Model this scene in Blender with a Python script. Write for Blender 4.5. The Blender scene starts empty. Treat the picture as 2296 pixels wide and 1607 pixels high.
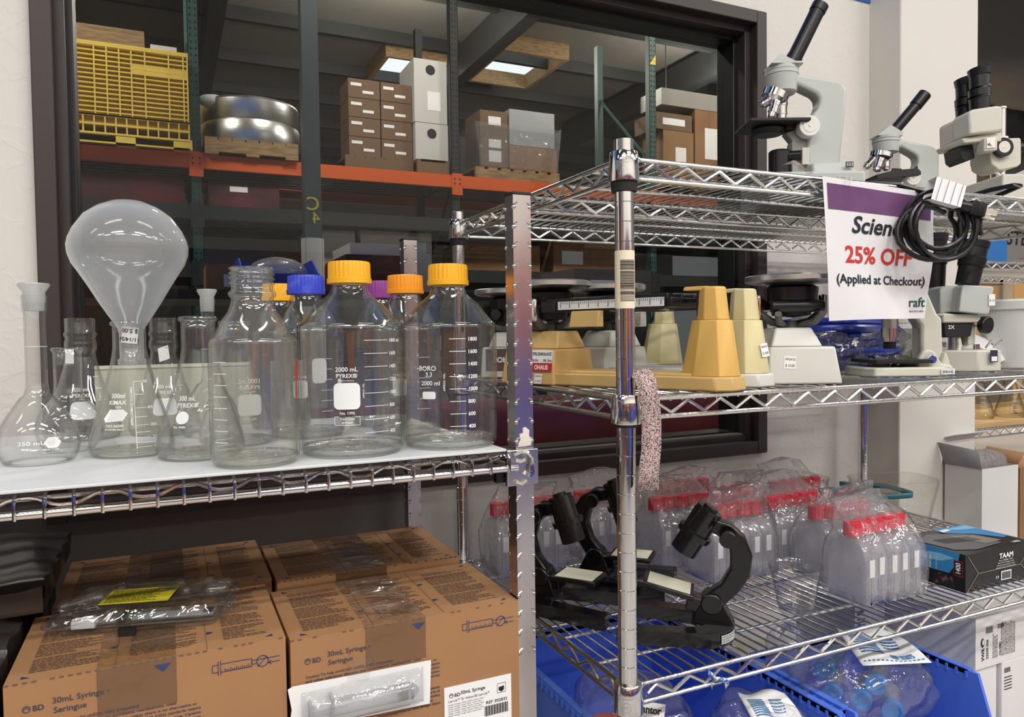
import bpy, math, random
from mathutils import Matrix, Vector, Euler
from math import sin, cos, pi, radians, atan2, sqrt
random.seed(7)
S = bpy.context.scene
COL = S.collection

# ------------------------------------------------------------------ camera
cam = bpy.data.cameras.new('camera')
cam.sensor_fit = 'HORIZONTAL'; cam.sensor_width = 36.0; cam.lens = 26.115
cam.clip_start = 0.01; cam.clip_end = 100
camo = bpy.data.objects.new('camera', cam); COL.objects.link(camo)
yaw, pitch, roll = radians(24.8629), radians(1.8772), radians(-0.7374)
F = Vector((sin(yaw)*cos(pitch), cos(yaw)*cos(pitch), -sin(pitch)))
r0 = Vector((cos(yaw), -sin(yaw), 0)); u0 = r0.cross(F)
r1 = r0*cos(roll)+u0*sin(roll); u1 = -r0*sin(roll)+u0*cos(roll)
camo.matrix_world = Matrix(((r1.x, u1.x, -F.x, 0), (r1.y, u1.y, -F.y, 0), (r1.z, u1.z, -F.z, 1.35), (0, 0, 0, 1)))
S.camera = camo

# ------------------------------------------------------------------ world, lights, exposure
S.view_settings.view_transform = 'Standard'; S.view_settings.look = 'None'
S.view_settings.gamma = 1.0; S.view_settings.use_curve_mapping = False
S.view_settings.exposure = 0.0
W = bpy.data.worlds.new('world'); S.world = W; W.use_nodes = True
W.node_tree.nodes['Background'].inputs[0].default_value = (0.95, 0.97, 1, 1)
W.node_tree.nodes['Background'].inputs[1].default_value = 0.22
S.cycles.max_bounces = 10; S.cycles.transparent_max_bounces = 48; S.cycles.transmission_bounces = 8
S.cycles.glossy_bounces = 5; S.cycles.diffuse_bounces = 4
S.cycles.caustics_reflective = False; S.cycles.caustics_refractive = False

def area(name, loc, sx, sy, power, col=(1, 0.97, 0.92), rot=(0, 0, 0)):
    l = bpy.data.lights.new(name, 'AREA'); l.shape = 'RECTANGLE'; l.size = sx; l.size_y = sy
    l.energy = power; l.color = col
    o = bpy.data.objects.new(name, l); COL.objects.link(o); o.location = loc; o.rotation_euler = rot
    return o
# rows of fluorescent tubes hung high above the shop floor
for ly, lz, lp in ((-2.6, 4.3, 56), (-1.15, 3.7, 27), (0.3, 3.9, 8)):
    for lx in (-3.2, -1.0, 1.2, 3.4, 5.6):
        area('ceiling_tube_lamp', (lx, ly, lz), 1.2, 0.16, lp, (1, 0.99, 0.97))
# a few dim lamps in the warehouse behind the window
for lx, ly in ((-2.0, 4.4), (1.6, 4.4), (5.2, 4.4), (9.0, 4.4), (3.0, 9.5), (8.0, 9.5)):
    l = bpy.data.lights.new('warehouse_lamp', 'POINT'); l.energy = 560; l.color = (1, .93, .84); l.shadow_soft_size = .25
    o = bpy.data.objects.new('warehouse_lamp', l); COL.objects.link(o); o.location = (lx, ly, 5.2)
area('back_room_lamp', (5.2, 1.2, 3.6), 1.2, 0.3, 22, (1, 0.96, 0.9))
area('back_room_lamp', (10.5, 5.2, 3.0), 1.2, 0.4, 120, (1, 0.95, 0.88))
# ------------------------------------------------------------------ mesh builder
def lin(c):
    c = c/255.0
    return c/12.92 if c <= 0.04045 else ((c+0.055)/1.055)**2.4
def rgb(r, g, b): return (lin(r), lin(g), lin(b), 1)
T = Matrix.Translation
def RX(a): return Matrix.Rotation(a, 4, 'X')
def RY(a): return Matrix.Rotation(a, 4, 'Y')
def RZ(a): return Matrix.Rotation(a, 4, 'Z')
_txt = {}
def text2d(s, bold=0.0, shear=0.0, cw=1.0):
    k = (s, bold, shear, cw)
    if k in _txt: return _txt[k]
    cu = bpy.data.curves.new('t', 'FONT'); cu.body = s; cu.size = 1; cu.offset = bold; cu.shear = shear
    cu.resolution_u = 3
    o = bpy.data.objects.new('t', cu)
    me = o.to_mesh()
    vs = [(v.co.x*cw, v.co.y) for v in me.vertices]; fs = [tuple(p.vertices) for p in me.polygons]
    o.to_mesh_clear(); bpy.data.objects.remove(o); bpy.data.curves.remove(cu)
    w = max([v[0] for v in vs], default=0)
    _txt[k] = (vs, fs, w)
    return _txt[k]
class G:
    def __init__(s): s.v = []; s.f = []; s.m = []; s.mi = 0; s.M = Matrix(); s.fn = None
    def add(s, vs, fs):
        b = len(s.v)
        for p in vs:
            q = s.M @ Vector(p)
            s.v.append(tuple(s.fn(q)) if s.fn else tuple(q))
        for f in fs: s.f.append(tuple(i+b for i in f)); s.m.append(s.mi)
        return s
    def box(s, x0, x1, y0, y1, z0, z1):
        s.add([(x0,y0,z0),(x1,y0,z0),(x1,y1,z0),(x0,y1,z0),(x0,y0,z1),(x1,y0,z1),(x1,y1,z1),(x0,y1,z1)],
              [(3,2,1,0),(4,5,6,7),(0,1,5,4),(1,2,6,5),(2,3,7,6),(3,0,4,7)]); return s
    def cbox(s, c, sz):
        return s.box(c[0]-sz[0]/2, c[0]+sz[0]/2, c[1]-sz[1]/2, c[1]+sz[1]/2, c[2]-sz[2]/2, c[2]+sz[2]/2)
    def frus(s, a, z0, b, z1):      # rectangle a=(x0,x1,y0,y1) at z0 to rectangle b at z1
        s.add([(a[0],a[2],z0),(a[1],a[2],z0),(a[1],a[3],z0),(a[0],a[3],z0),(b[0],b[2],z1),(b[1],b[2],z1),(b[1],b[3],z1),(b[0],b[3],z1)],
              [(3,2,1,0),(4,5,6,7),(0,1,5,4),(1,2,6,5),(2,3,7,6),(3,0,4,7)]); return s
    def loft(s, rings, cap0=True, cap1=True, closed=True):
        n = len(rings[0]); vs = [p for r in rings for p in r]; fs = []
        for i in range(len(rings)-1):
            for j in range(n if closed else n-1):
                k = (j+1) % n; fs.append((i*n+j, i*n+k, (i+1)*n+k, (i+1)*n+j))
        if cap0: fs.append(tuple(range(n-1, -1, -1)))
        if cap1: fs.append(tuple((len(rings)-1)*n+j for j in range(n)))
        return s.add(vs, fs)
    def prism(s, poly, z0, z1, scale=1.0):
        cx = sum(p[0] for p in poly)/len(poly); cy = sum(p[1] for p in poly)/len(poly)
        return s.loft([[(x, y, z0) for x, y in poly], [(cx+(x-cx)*scale, cy+(y-cy)*scale, z1) for x, y in poly]])
    def cyl(s, p0, p1, r0, r1=None, n=16, cap=True):
        if r1 is None: r1 = r0
        p0 = Vector(p0); p1 = Vector(p1); d = (p1-p0).normalized()
        a = d.orthogonal().normalized(); b = d.cross(a)
        rr = lambda c, r: [tuple(c+a*(r*cos(2*pi*i/n))+b*(r*sin(2*pi*i/n))) for i in range(n)]
        return s.loft([rr(p0, r0), rr(p1, r1)], cap, cap)
    def tube(s, pts, r, n=8, closed=False, cap=True):
        P = [Vector(p) for p in pts]; L = len(P); rings = []; prev = None
        for i, p in enumerate(P):
            if closed: d = P[(i+1) % L]-P[i-1]
            else: d = P[min(i+1, L-1)]-P[max(i-1, 0)]
            d.normalize()
            if prev is None: a = d.orthogonal().normalized()
            else:
                a = prev-d*prev.dot(d)
                a = a.normalized() if a.length > 1e-6 else d.orthogonal().normalized()
            prev = a; b = d.cross(a)
            ri = r(i/(L-1)) if callable(r) else r
            rings.append([tuple(p+a*(ri*cos(2*pi*k/n))+b*(ri*sin(2*pi*k/n))) for k in range(n)])
        if closed: rings.append(rings[0])
        return s.loft(rings, cap and not closed, cap and not closed)
    def lathe(s, prof, n=40, cap0=False, cap1=False):
        return s.loft([[(r*cos(2*pi*i/n), r*sin(2*pi*i/n), z) for i in range(n)] for r, z in prof], cap0, cap1)
    def sph(s, c, r, sc=(1, 1, 1), n=16, m=10):
        return s.loft([[(c[0]+r*sc[0]*sin(pi*j/m)*cos(2*pi*i/n), c[1]+r*sc[1]*sin(pi*j/m)*sin(2*pi*i/n), c[2]-r*sc[2]*cos(pi*j/m)) for i in range(n)]
                       for j in [0.05]+list(range(1, m))+[m-0.05]])
    def grid(s, fn, nu, nv, thick=0):
        vs = [fn(i/nu, j/nv) for j in range(nv+1) for i in range(nu+1)]
        return s.add(vs, [(j*(nu+1)+i, j*(nu+1)+i+1, (j+1)*(nu+1)+i+1, (j+1)*(nu+1)+i) for j in range(nv) for i in range(nu)])
    def text(s, t, size, M, bold=0.0, shear=0.0, cw=1.0, align='l', fitw=None):
        vs, fs, w = text2d(t, bold, shear, cw)
        if fitw: size_x = fitw/w if w else size
        else: size_x = size
        off = {'l': 0, 'c': -w/2, 'r': -w}[align]
        return s.add([M @ Vector(((x+off)*size_x, y*size, 0)) for x, y in vs], fs)
    def obj(s, name, mats, parent=None, sharp=35, bev=0, bseg=2, sub=0, solid=0):
        me = bpy.data.meshes.new(name); me.from_pydata(s.v, [], s.f)
        if not isinstance(mats, (list, tuple)): mats = [mats]
        for m in mats: me.materials.append(m)
        me.polygons.foreach_set('material_index', s.m)
        me.polygons.foreach_set('use_smooth', [True]*len(s.f)); me.update()
        if sharp < 180: me.set_sharp_from_angle(angle=radians(sharp))
        o = bpy.data.objects.new(name, me); COL.objects.link(o)
        if parent: o.parent = parent
        if solid:
            md = o.modifiers.new('solid', 'SOLIDIFY'); md.thickness = solid
        if bev:
            md = o.modifiers.new('bevel', 'BEVEL'); md.width = bev; md.segments = bseg; md.limit_method = 'ANGLE'
            md.angle_limit = radians(30); md.harden_normals = False
        if sub:
            md = o.modifiers.new('sub', 'SUBSURF'); md.levels = sub; md.render_levels = sub
        return o
def tag(o, label=None, cat=None, group=None, kind=None):
    if label: o['label'] = label
    if cat: o['category'] = cat
    if group: o['group'] = group
    if kind: o['kind'] = kind
    return o
def thing(name, label, cat, loc=(0, 0, 0), rz=0, group=None):
    o = bpy.data.objects.new(name, None); COL.objects.link(o); o.location = loc; o.rotation_euler = (0, 0, rz)
    o.empty_display_size = 0.05
    return tag(o, label, cat, group)
def copy_tree(o, parent=None, loc=None, rz=None, label=None):
    c = o.copy(); COL.objects.link(c); c.parent = parent
    if loc: c.location = loc
    if rz is not None: c.rotation_euler = (0, 0, rz)
    if label: c['label'] = label
    for ch in list(o.children): copy_tree(ch, c)
    return c
def struct(o): o['kind'] = 'structure'; return o

# ------------------------------------------------------------------ materials
def nt(name):
    m = bpy.data.materials.new(name); m.use_nodes = True; t = m.node_tree
    return m, t.nodes, t.links, t.nodes['Principled BSDF']
def bump(n, l, b, scale, strength, detail=3, dist=0.002, tex='ShaderNodeTexNoise', stretch=None):
    tx = n.new(tex); tc = n.new('ShaderNodeTexCoord'); mp = n.new('ShaderNodeMapping')
    tx.inputs['Scale'].default_value = scale
    if tex == 'ShaderNodeTexNoise': tx.inputs['Detail'].default_value = detail
    if stretch: mp.inputs['Scale'].default_value = stretch
    bp = n.new('ShaderNodeBump'); bp.inputs['Strength'].default_value = strength; bp.inputs['Distance'].default_value = dist
    l.new(tc.outputs['Object'], mp.inputs[0]); l.new(mp.outputs[0], tx.inputs['Vector'])
    l.new(tx.outputs[0], bp.inputs['Height']); l.new(bp.outputs[0], b.inputs['Normal'])
    return tx
def mat(name, col, rough=0.5, metal=0.0, bm=None, var=None, spec=None, coat=0, stretch=None):
    m, n, l, b = nt(name)
    b.inputs['Base Color'].default_value = col; b.inputs['Roughness'].default_value = rough; b.inputs['Metallic'].default_value = metal
    if spec is not None: b.inputs['Specular IOR Level'].default_value = spec
    if coat: b.inputs['Coat Weight'].default_value = coat; b.inputs['Coat Roughness'].default_value = 0.05
    if bm: bump(n, l, b, bm[0], bm[1], stretch=stretch)
    if var:   # (scale, colour 2, low, high)
        tx = n.new('ShaderNodeTexNoise'); tx.inputs['Scale'].default_value = var[0]; tx.inputs['Detail'].default_value = 5
        tc = n.new('ShaderNodeTexCoord'); mp = n.new('ShaderNodeMapping')
        if stretch: mp.inputs['Scale'].default_value = stretch
        l.new(tc.outputs['Object'], mp.inputs[0]); l.new(mp.outputs[0], tx.inputs['Vector'])
        mr = n.new('ShaderNodeMapRange'); mr.inputs[1].default_value = var[2]; mr.inputs[2].default_value = var[3]
        mx = n.new('ShaderNodeMix'); mx.data_type = 'RGBA'; mx.inputs[6].default_value = col; mx.inputs[7].default_value = var[1]
        l.new(tx.outputs[0], mr.inputs[0]); l.new(mr.outputs[0], mx.inputs[0]); l.new(mx.outputs[2], b.inputs['Base Color'])
    return m
def clear(name, tint=(0.96, 0.97, 0.96), edge=(0.55, 0.6, 0.55), refl=0.04, rough=0.02, milk=0.0, milkcol=(0.9, 0.92, 0.93), bm=None, power=2.5, gl=1.0, medge=0.0):
    """thin clear sheet: see-through, mirror-like at grazing angles, denser where looked along"""
    m = bpy.data.materials.new(name); m.use_nodes = True; t = m.node_tree; n = t.nodes; l = t.links
    n.remove(n['Principled BSDF']); out = n['Material Output']
    lw = n.new('ShaderNodeLayerWeight'); lw.inputs[0].default_value = 0.5
    p1 = n.new('ShaderNodeMath'); p1.operation = 'POWER'; p1.inputs[1].default_value = power
    mx = n.new('ShaderNodeMix'); mx.data_type = 'RGBA'; mx.inputs[6].default_value = (*tint, 1); mx.inputs[7].default_value = (*edge, 1)
    p2 = n.new('ShaderNodeMath'); p2.operation = 'POWER'; p2.inputs[1].default_value = 4.0
    ma = n.new('ShaderNodeMath'); ma.operation = 'MULTIPLY_ADD'; ma.inputs[1].default_value = 0.85*gl; ma.inputs[2].default_value = refl
    tr = n.new('ShaderNodeBsdfTransparent'); gs = n.new('ShaderNodeBsdfGlossy'); gs.inputs['Roughness'].default_value = rough
    ms = n.new('ShaderNodeMixShader')
    l.new(lw.outputs['Facing'], p1.inputs[0]); l.new(p1.outputs[0], mx.inputs[0]); l.new(mx.outputs[2], tr.inputs[0])
    l.new(lw.outputs['Facing'], p2.inputs[0]); l.new(p2.outputs[0], ma.inputs[0]); l.new(ma.outputs[0], ms.inputs[0])
    base = tr.outputs[0]
    if milk:
        df = n.new('ShaderNodeBsdfDiffuse'); df.inputs[0].default_value = (*milkcol, 1)
        tl = n.new('ShaderNodeBsdfTranslucent'); tl.inputs[0].default_value = (*milkcol, 1)
        m1 = n.new('ShaderNodeMixShader'); m1.inputs[0].default_value = 0.45
        m2 = n.new('ShaderNodeMixShader'); m2.inputs[0].default_value = milk
        l.new(df.outputs[0], m1.inputs[1]); l.new(tl.outputs[0], m1.inputs[2]); l.new(tr.outputs[0], m2.inputs[1]); l.new(m1.outputs[0], m2.inputs[2])
        base = m2.outputs[0]
    if milk and medge:
        q2 = n.new('ShaderNodeMath'); q2.operation = 'POWER'; q2.inputs[1].default_value = 2.2
        q3 = n.new('ShaderNodeMath'); q3.operation = 'MULTIPLY_ADD'; q3.inputs[1].default_value = medge; q3.inputs[2].default_value = milk; q3.use_clamp = True
        l.new(lw.outputs['Facing'], q2.inputs[0]); l.new(q2.outputs[0], q3.inputs[0]); l.new(q3.outputs[0], m2.inputs[0])
    l.new(base, ms.inputs[1]); l.new(gs.outputs[0], ms.inputs[2]); l.new(ms.outputs[0], out.inputs[0])
    if bm:
        tx = n.new('ShaderNodeTexNoise'); tx.inputs['Scale'].default_value = bm[0]; tx.inputs['Detail'].default_value = 3
        tx.inputs['Distortion'].default_value = 1.0
        tc = n.new('ShaderNodeTexCoord'); l.new(tc.outputs['Object'], tx.inputs['Vector'])
        bp = n.new('ShaderNodeBump'); bp.inputs['Strength'].default_value = bm[1]; bp.inputs['Distance'].default_value = 0.01
        l.new(tx.outputs[0], bp.inputs['Height']); l.new(bp.outputs[0], gs.inputs['Normal']); l.new(bp.outputs[0], lw.inputs['Normal'])
    return m
def emit(name, col, st):
    m = bpy.data.materials.new(name); m.use_nodes = True; n = m.node_tree.nodes; n.remove(n['Principled BSDF'])
    e = n.new('ShaderNodeEmission'); e.inputs[0].default_value = col; e.inputs[1].default_value = st
    m.node_tree.links.new(e.outputs[0], n['Material Output'].inputs[0]); return m

WHITEINK = mat('white_ink', rgb(236, 238, 236), 0.6)
BLACKINK = mat('black_ink', rgb(26, 26, 28), 0.6)
BLUEINK = mat('blue_ink', rgb(38, 52, 108), 0.6)
CHROME = mat('chrome', (0.78, 0.77, 0.76, 1), 0.09, 1.0)
WIRE = mat('zinc_wire', (0.70, 0.69, 0.67, 1), 0.22, 1.0, bm=(180, 0.15))
STEEL = mat('brushed_steel', (0.60, 0.59, 0.57, 1), 0.32, 1.0)
BLACKP = mat('black_plastic', rgb(22, 22, 24), 0.32)
BLACKM = mat('matte_black', rgb(24, 24, 25), 0.55)
WHITEP = mat('white_plastic', rgb(228, 227, 222), 0.45)
PAPER = mat('white_paper', rgb(240, 239, 238), 0.8)
# ------------------------------------------------------------------ setting
WALLM = None
def wall_mat():
    m, n, l, b = nt('knockdown_plaster')
    b.inputs['Base Color'].default_value = rgb(216, 211, 204); b.inputs['Roughness'].default_value = 0.75
    tc = n.new('ShaderNodeTexCoord')
    vo = n.new('ShaderNodeTexNoise'); vo.inputs['Scale'].default_value = 26; vo.inputs['Detail'].default_value = 2.5; vo.inputs['Distortion'].default_value = 1.6
    mr = n.new('ShaderNodeMapRange'); mr.inputs[1].default_value = 0.50; mr.inputs[2].default_value = 0.60
    bp = n.new('ShaderNodeBump'); bp.inputs['Strength'].default_value = 0.22; bp.inputs['Distance'].default_value = 0.002
    l.new(tc.outputs['Object'], vo.inputs['Vector']); l.new(vo.outputs[0], mr.inputs[0]); l.new(mr.outputs[0], bp.inputs['Height'])
    l.new(bp.outputs[0], b.inputs['Normal'])
    return m
WALLM = wall_mat()
SMOOTHW = mat('smooth_wall_paint', rgb(216, 211, 204), 0.7, bm=(60, 0.08))
YW = 1.50                      # wall face
WX0, WX1, WZ0, WZ1 = -0.197, 1.426, 1.030, 2.172   # window frame outer
def ring_wall(g, x0, x1, z0, z1, hx0, hx1, hz0, hz1, y0, y1):
    g.box(x0, hx0, y0, y1, z0, z1); g.box(hx1, x1, y0, y1, z0, z1)
    g.box(hx0, hx1, y0, y1, z0, hz0); g.box(hx0, hx1, y0, y1, hz1, z1)
g = G(); ring_wall(g, -4.5, 1.82, 0, 2.268, WX0+.02, WX1-.02, WZ0+.02, WZ1-.02, YW, YW+.14)
struct(g.obj('wall_back', WALLM))
g = G(); g.box(-4.5, 1.82, YW-.004, YW+.14, 2.268, 4.2)
struct(g.obj('trim_1', mat('blue_wall_paint', rgb(48, 104, 178), 0.6)))
# window frame: stepped bronze aluminium profile
FRM = mat('bronze_frame', rgb(58, 50, 48), 0.5, 0.2, bm=(200, 0.05))
FRB = mat('black_gasket', rgb(14, 16, 17), 0.45)
g = G()
ring_wall(g, WX0, WX1, WZ0, WZ1, WX0+.032, WX1-.032, WZ0+.032, WZ1-.032, YW-.016, YW+.03)
ring_wall(g, WX0+.02, WX1-.02, WZ0+.02, WZ1-.02, WX0+.048, WX1-.048, WZ0+.046, WZ1-.048, YW+.012, YW+.10)
g.mi = 1
ring_wall(g, WX0+.028, WX1-.028, WZ0+.028, WZ1-.028, WX0+.058, WX1-.058, WZ0+.054, WZ1-.06, YW+.045, YW+.11)
g.mi = 2
g.box(WX0+.05, WX1-.05, YW+.02, YW+.07, WZ0+.044, WZ0+.05)
fr = struct(g.obj('window_1', [FRM, FRB, mat('dusty_sill', rgb(96, 92, 84), 0.8)], bev=0.002))
g = G(); g.box(WX0+.05, WX1-.05, YW+.082, YW+.088, WZ0+.05, WZ1-.055)
g.obj('window_pane', clear('tinted_pane', tint=(0.62, 0.63, 0.62), edge=(0.4, 0.41, 0.4), refl=0.016, rough=0.0, gl=0.35), fr)
# floor, outer shell
FLOOR = mat('sealed_concrete', rgb(186, 182, 176), 0.35, bm=(8, 0.1), var=(1.2, rgb(160, 156, 150), .35, .7))
g = G(); g.box(-12, 18, -7, 24, -.2, 0); struct(g.obj('floor', FLOOR))
# column at the end of the wall
g = G(); g.box(1.82, 2.145, 1.40, YW+.14, 0, 4.2); struct(g.obj('wall_column', SMOOTHW, bev=0.004))
# far side of the shop behind the viewer: shelving full of mixed goods, dim
def goods_mat():
    m, n, l, b = nt('shop_goods')
    tc = n.new('ShaderNodeTexCoord'); mp = n.new('ShaderNodeMapping'); mp.inputs['Scale'].default_value = (1.6, 1, 1.1)
    vo = n.new('ShaderNodeTexVoronoi'); vo.inputs['Scale'].default_value = 1.3; vo.distance = 'CHEBYCHEV'; vo.inputs['Randomness'].default_value = 0.8
    cr = n.new('ShaderNodeValToRGB'); cr.color_ramp.interpolation = 'CONSTANT'
    e = cr.color_ramp.elements; e[0].color = rgb(40, 36, 34); e[1].position = 0.22; e[1].color = rgb(110, 104, 98)
    for p, c in ((0.36, rgb(30, 52, 130)), (0.5, rgb(150, 96, 50)), (0.62, rgb(56, 54, 54)), (0.76, rgb(150, 146, 140)), (0.9, rgb(120, 44, 40))):
        k = e.new(p); k.color = c
    sp = n.new('ShaderNodeSeparateColor')
    l.new(tc.outputs['Object'], mp.inputs[0]); l.new(mp.outputs[0], vo.inputs['Vector']); l.new(vo.outputs['Color'], sp.inputs[0])
    l.new(sp.outputs[0], cr.inputs[0]); l.new(cr.outputs[0], b.inputs['Base Color']); b.inputs['Roughness'].default_value = 0.7
    return m
GOODS = goods_mat()
g = G(); g.box(-6, 9, -4.6, -4.5, 0, 2.2); struct(g.obj('wall_front', GOODS))
for i, (xa, xb, za, zb, c) in enumerate(((2.2, 4.6, .1, 1.0, rgb(44, 66, 170)), (2.2, 4.6, 1.25, 2.1, rgb(150, 70, 58)), (.6, 1.8, .2, 1.3, rgb(40, 60, 150)), (-1.6, -.2, .9, 1.9, rgb(190, 110, 50)), (5.0, 6.6, .4, 1.7, rgb(60, 70, 140)))):
    g = G(); g.box(xa, xb, -4.5, -4.42, za, zb); struct(g.obj('trim_%d' % (40+i), mat('reflection_panel_%d' % i, c, .6)))  # unseen coloured panels added behind the viewer to tint the posts' reflections
g = G(); g.box(-6, 9, -4.6, -4.52, 2.2, 6.4); struct(g.obj('wall_front_upper', SMOOTHW))
g = G(); g.box(-4.6, -4.5, -4.6, YW, 0, 2.6); struct(g.obj('wall_left', GOODS))
g = G(); g.box(-12, 18, -7, 24, 6.4, 6.5); struct(g.obj('ceiling', mat('black_roof_foil', rgb(62, 60, 58), 0.45, bm=(6, 0.6))))
# ------------------------------------------------------------------ warehouse beyond the window
CARD = mat('cardboard', rgb(150, 112, 76), 0.8, bm=(30, 0.05), var=(3, rgb(134, 98, 64), .4, .7))
CARDD = mat('dark_cardboard', rgb(112, 88, 66), 0.8)
WHITEB = mat('white_box_card', rgb(200, 198, 194), 0.7)
WOOD = mat('pallet_wood', rgb(156, 126, 88), 0.8, var=(9, rgb(120, 96, 66), .4, .65), stretch=(1, 6, 6))
ORANGE = mat('orange_beam', rgb(206, 88, 30), 0.45)
GREENM = mat('green_upright', rgb(38, 76, 68), 0.5)
DARKM = mat('dark_upright', rgb(52, 54, 54), 0.45, 0.3)
WRAP = clear('stretch_wrap', tint=(0.92, 0.93, 0.94), edge=(0.6, 0.62, 0.64), refl=0.12, rough=0.12, milk=0.12, bm=(14, 0.9))
FOIL = mat('foil_insulation', rgb(120, 116, 110), 0.45, 0.1, bm=(5, 0.8), stretch=(0.35, 1.5, 1))
Y0 = 6.3
# roof: foil insulation between dark purlins, skylights
g = G(); g.box(-6, 18, 2.2, 24, 6.22, 6.30); struct(g.obj('ceiling_warehouse', FOIL))
g = G(); g.box(-6, 18, 23.8, 24, 0, 6.4); struct(g.obj('wall_warehouse', mat('dark_block_wall', rgb(84, 80, 76), 0.8)))
for i in range(12):
    g = G(); g.cbox((6, 3.0+i*1.75, 6.12), (24, 0.09, 0.2)); struct(g.obj('trim_%d' % (i+2), DARKM))
for i in range(5):
    g = G(); g.cbox((-3.2+i*3.9, 13, 5.88), (0.22, 21, 0.5)); struct(g.obj('trim_%d' % (i+14), DARKM))
SKY = emit('skylight_glow', (0.92, 0.97, 1, 1), 2.6)
for i, (x, y) in enumerate(((4.0, 12.9), (5.65, 11.9))):
    g = G(); g.box(x-.55, x+.55, y-.75, y+.75, 6.205, 6.215); o = struct(g.obj('window_%d' % (i+2), SKY))
    g = G(); ring = [(x-.62, x+.62, y-.82, y-.75), (x-.62, x+.62, y+.75, y+.82), (x-.62, x-.55, y-.75, y+.75), (x+.55, x+.62, y-.75, y+.75)]
    for a in ring: g.box(*a, 5.95, 6.22)
    g.obj('skylight_curb', WOOD, o)
# pallet rack: frames of perforated uprights joined by orange beams
def upright_mesh(x, y, ztop, m):
    g = G(); w = .078
    g.box(x-w/2, x+w/2, y, y+.004, 0, ztop); g.box(x-w/2, x-w/2+.004, y, y+.07, 0, ztop); g.box(x+w/2-.004, x+w/2, y, y+.07, 0, ztop)
    g.mi = 1
    z = 1.1
    while z < ztop-.03:
        for sx in (-1, 1): g.cyl((x+sx*.019, y-.0006, z), (x+sx*.019-sx*.003, y-.0006, z-.0001), .007, n=6); g.cbox((x+sx*.019, y-.0004, z), (.012, .0006, .018))
        z += .0508
    return g
rack = thing('pallet_rack', 'tall warehouse pallet rack with orange beams and perforated green uprights', 'pallet rack', (0, 0, 0))
YEL = mat('yellow_flag', rgb(214, 190, 70), 0.6)
UX = ((-1.91, GREENM, 4.6), (0.238, GREENM, 4.6), (2.387, DARKM, 4.45), (4.531, GREENM, 4.6), (6.68, GREENM, 4.6))
for x, m, zt in UX:
    u = upright_mesh(x, Y0, zt, m).obj('upright', [m, BLACKM], rack)
    g = G(); g.box(x-.035, x+.035, Y0+1.0, Y0+1.07, 0, zt); g.obj('rear_upright', m, rack)
    g = G()
    for k in range(3):
        z = .6+k*1.25; d = 1 if k % 2 else -1
        g.cyl((x, Y0+.06, z+(.9 if d > 0 else 0)), (x, Y0+1.02, z+(0 if d > 0 else .9)), .016, n=6)
    g.obj('brace', m, rack)
for x in (0.238, 4.531):
    g = G(); g.add([(x-.036, Y0-.003, 4.06), (x+.036, Y0-.003, 4.06), (x+.036, Y0-.003, 4.16)], [(0, 1, 2)]); g.obj('flag_sticker', YEL, rack)
for zc, bm_ in ((2.72, ORANGE), (2.33, DARKM), (1.88, DARKM)):
    for i in range(4):
        xa, xb = UX[i][0], UX[i+1][0]
        for yy, nm in ((Y0-.03, 'beam'), (Y0+1.05, 'rear_beam')):
            g = G(); g.box(xa+.0, xb-.0, yy, yy+.045, zc-.055, zc+.055)
            g.box(xa, xa+.05, yy-.006, yy+.001, zc-.12, zc+.07); g.box(xb-.05, xb, yy-.006, yy+.001, zc-.12, zc+.07)
            if nm == 'beam':
                g.mi = 1
                for q in (-1, 1):
                    for e in (xa+.025, xb-.025): g.cbox((e, yy-.007, zc+q*.02), (.012, .002, .016))
            g.obj(nm, [bm_, BLACKM], rack)
        g = G()
        for k in range(9): g.box(xa+.04, xb-.04, Y0+.03+k*.115, Y0+.10+k*.115, zc+.03, zc+.052)
        g.obj('deck', DARKM, rack)
ZD = 2.775
def pallet(x0, x1, y0, y1, z, label, m=WOOD, h=.13):
    g = G()
    for k in range(6):
        a = x0+(x1-x0)*k/6
    for k in range(7):
        a = x0+(x1-x0-.09)*k/6; g.box(a, a+.09, y0, y1, z+h-.02, z+h)
    for yy in (y0, (y0+y1)/2-.02, y1-.04): g.box(x0, x1, yy, yy+.04, z+.02, z+h-.02)
    for k in (0, .5, 1): g.box(x0+(x1-x0-.1)*k, x0+(x1-x0-.1)*k+.1, y0, y1, z, z+.02)
    return tag(g.obj('wooden_pallet', m), label, 'pallet')
def carton(x0, x1, y0, y1, z0, z1, label, m, labels=(), cat='box', name='cardboard_box', group=None, handle=False):
    g = G(); g.box(x0, x1, y0, y1, z0, z1)
    g.mi = 1
    for (a, b, c, d) in labels: g.box(x0+(x1-x0)*a, x0+(x1-x0)*b, y0-.002, y0, z0+(z1-z0)*c, z0+(z1-z0)*d)
    g.mi = 2
    if handle: xm = (x0+x1)/2; g.cyl((xm, y0-.001, z1-.09), (xm, y0+.001, z1-.09), .045, n=12)
    return tag(g.obj(name, [m, PAPER, BLACKM]), label, cat, group)
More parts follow.
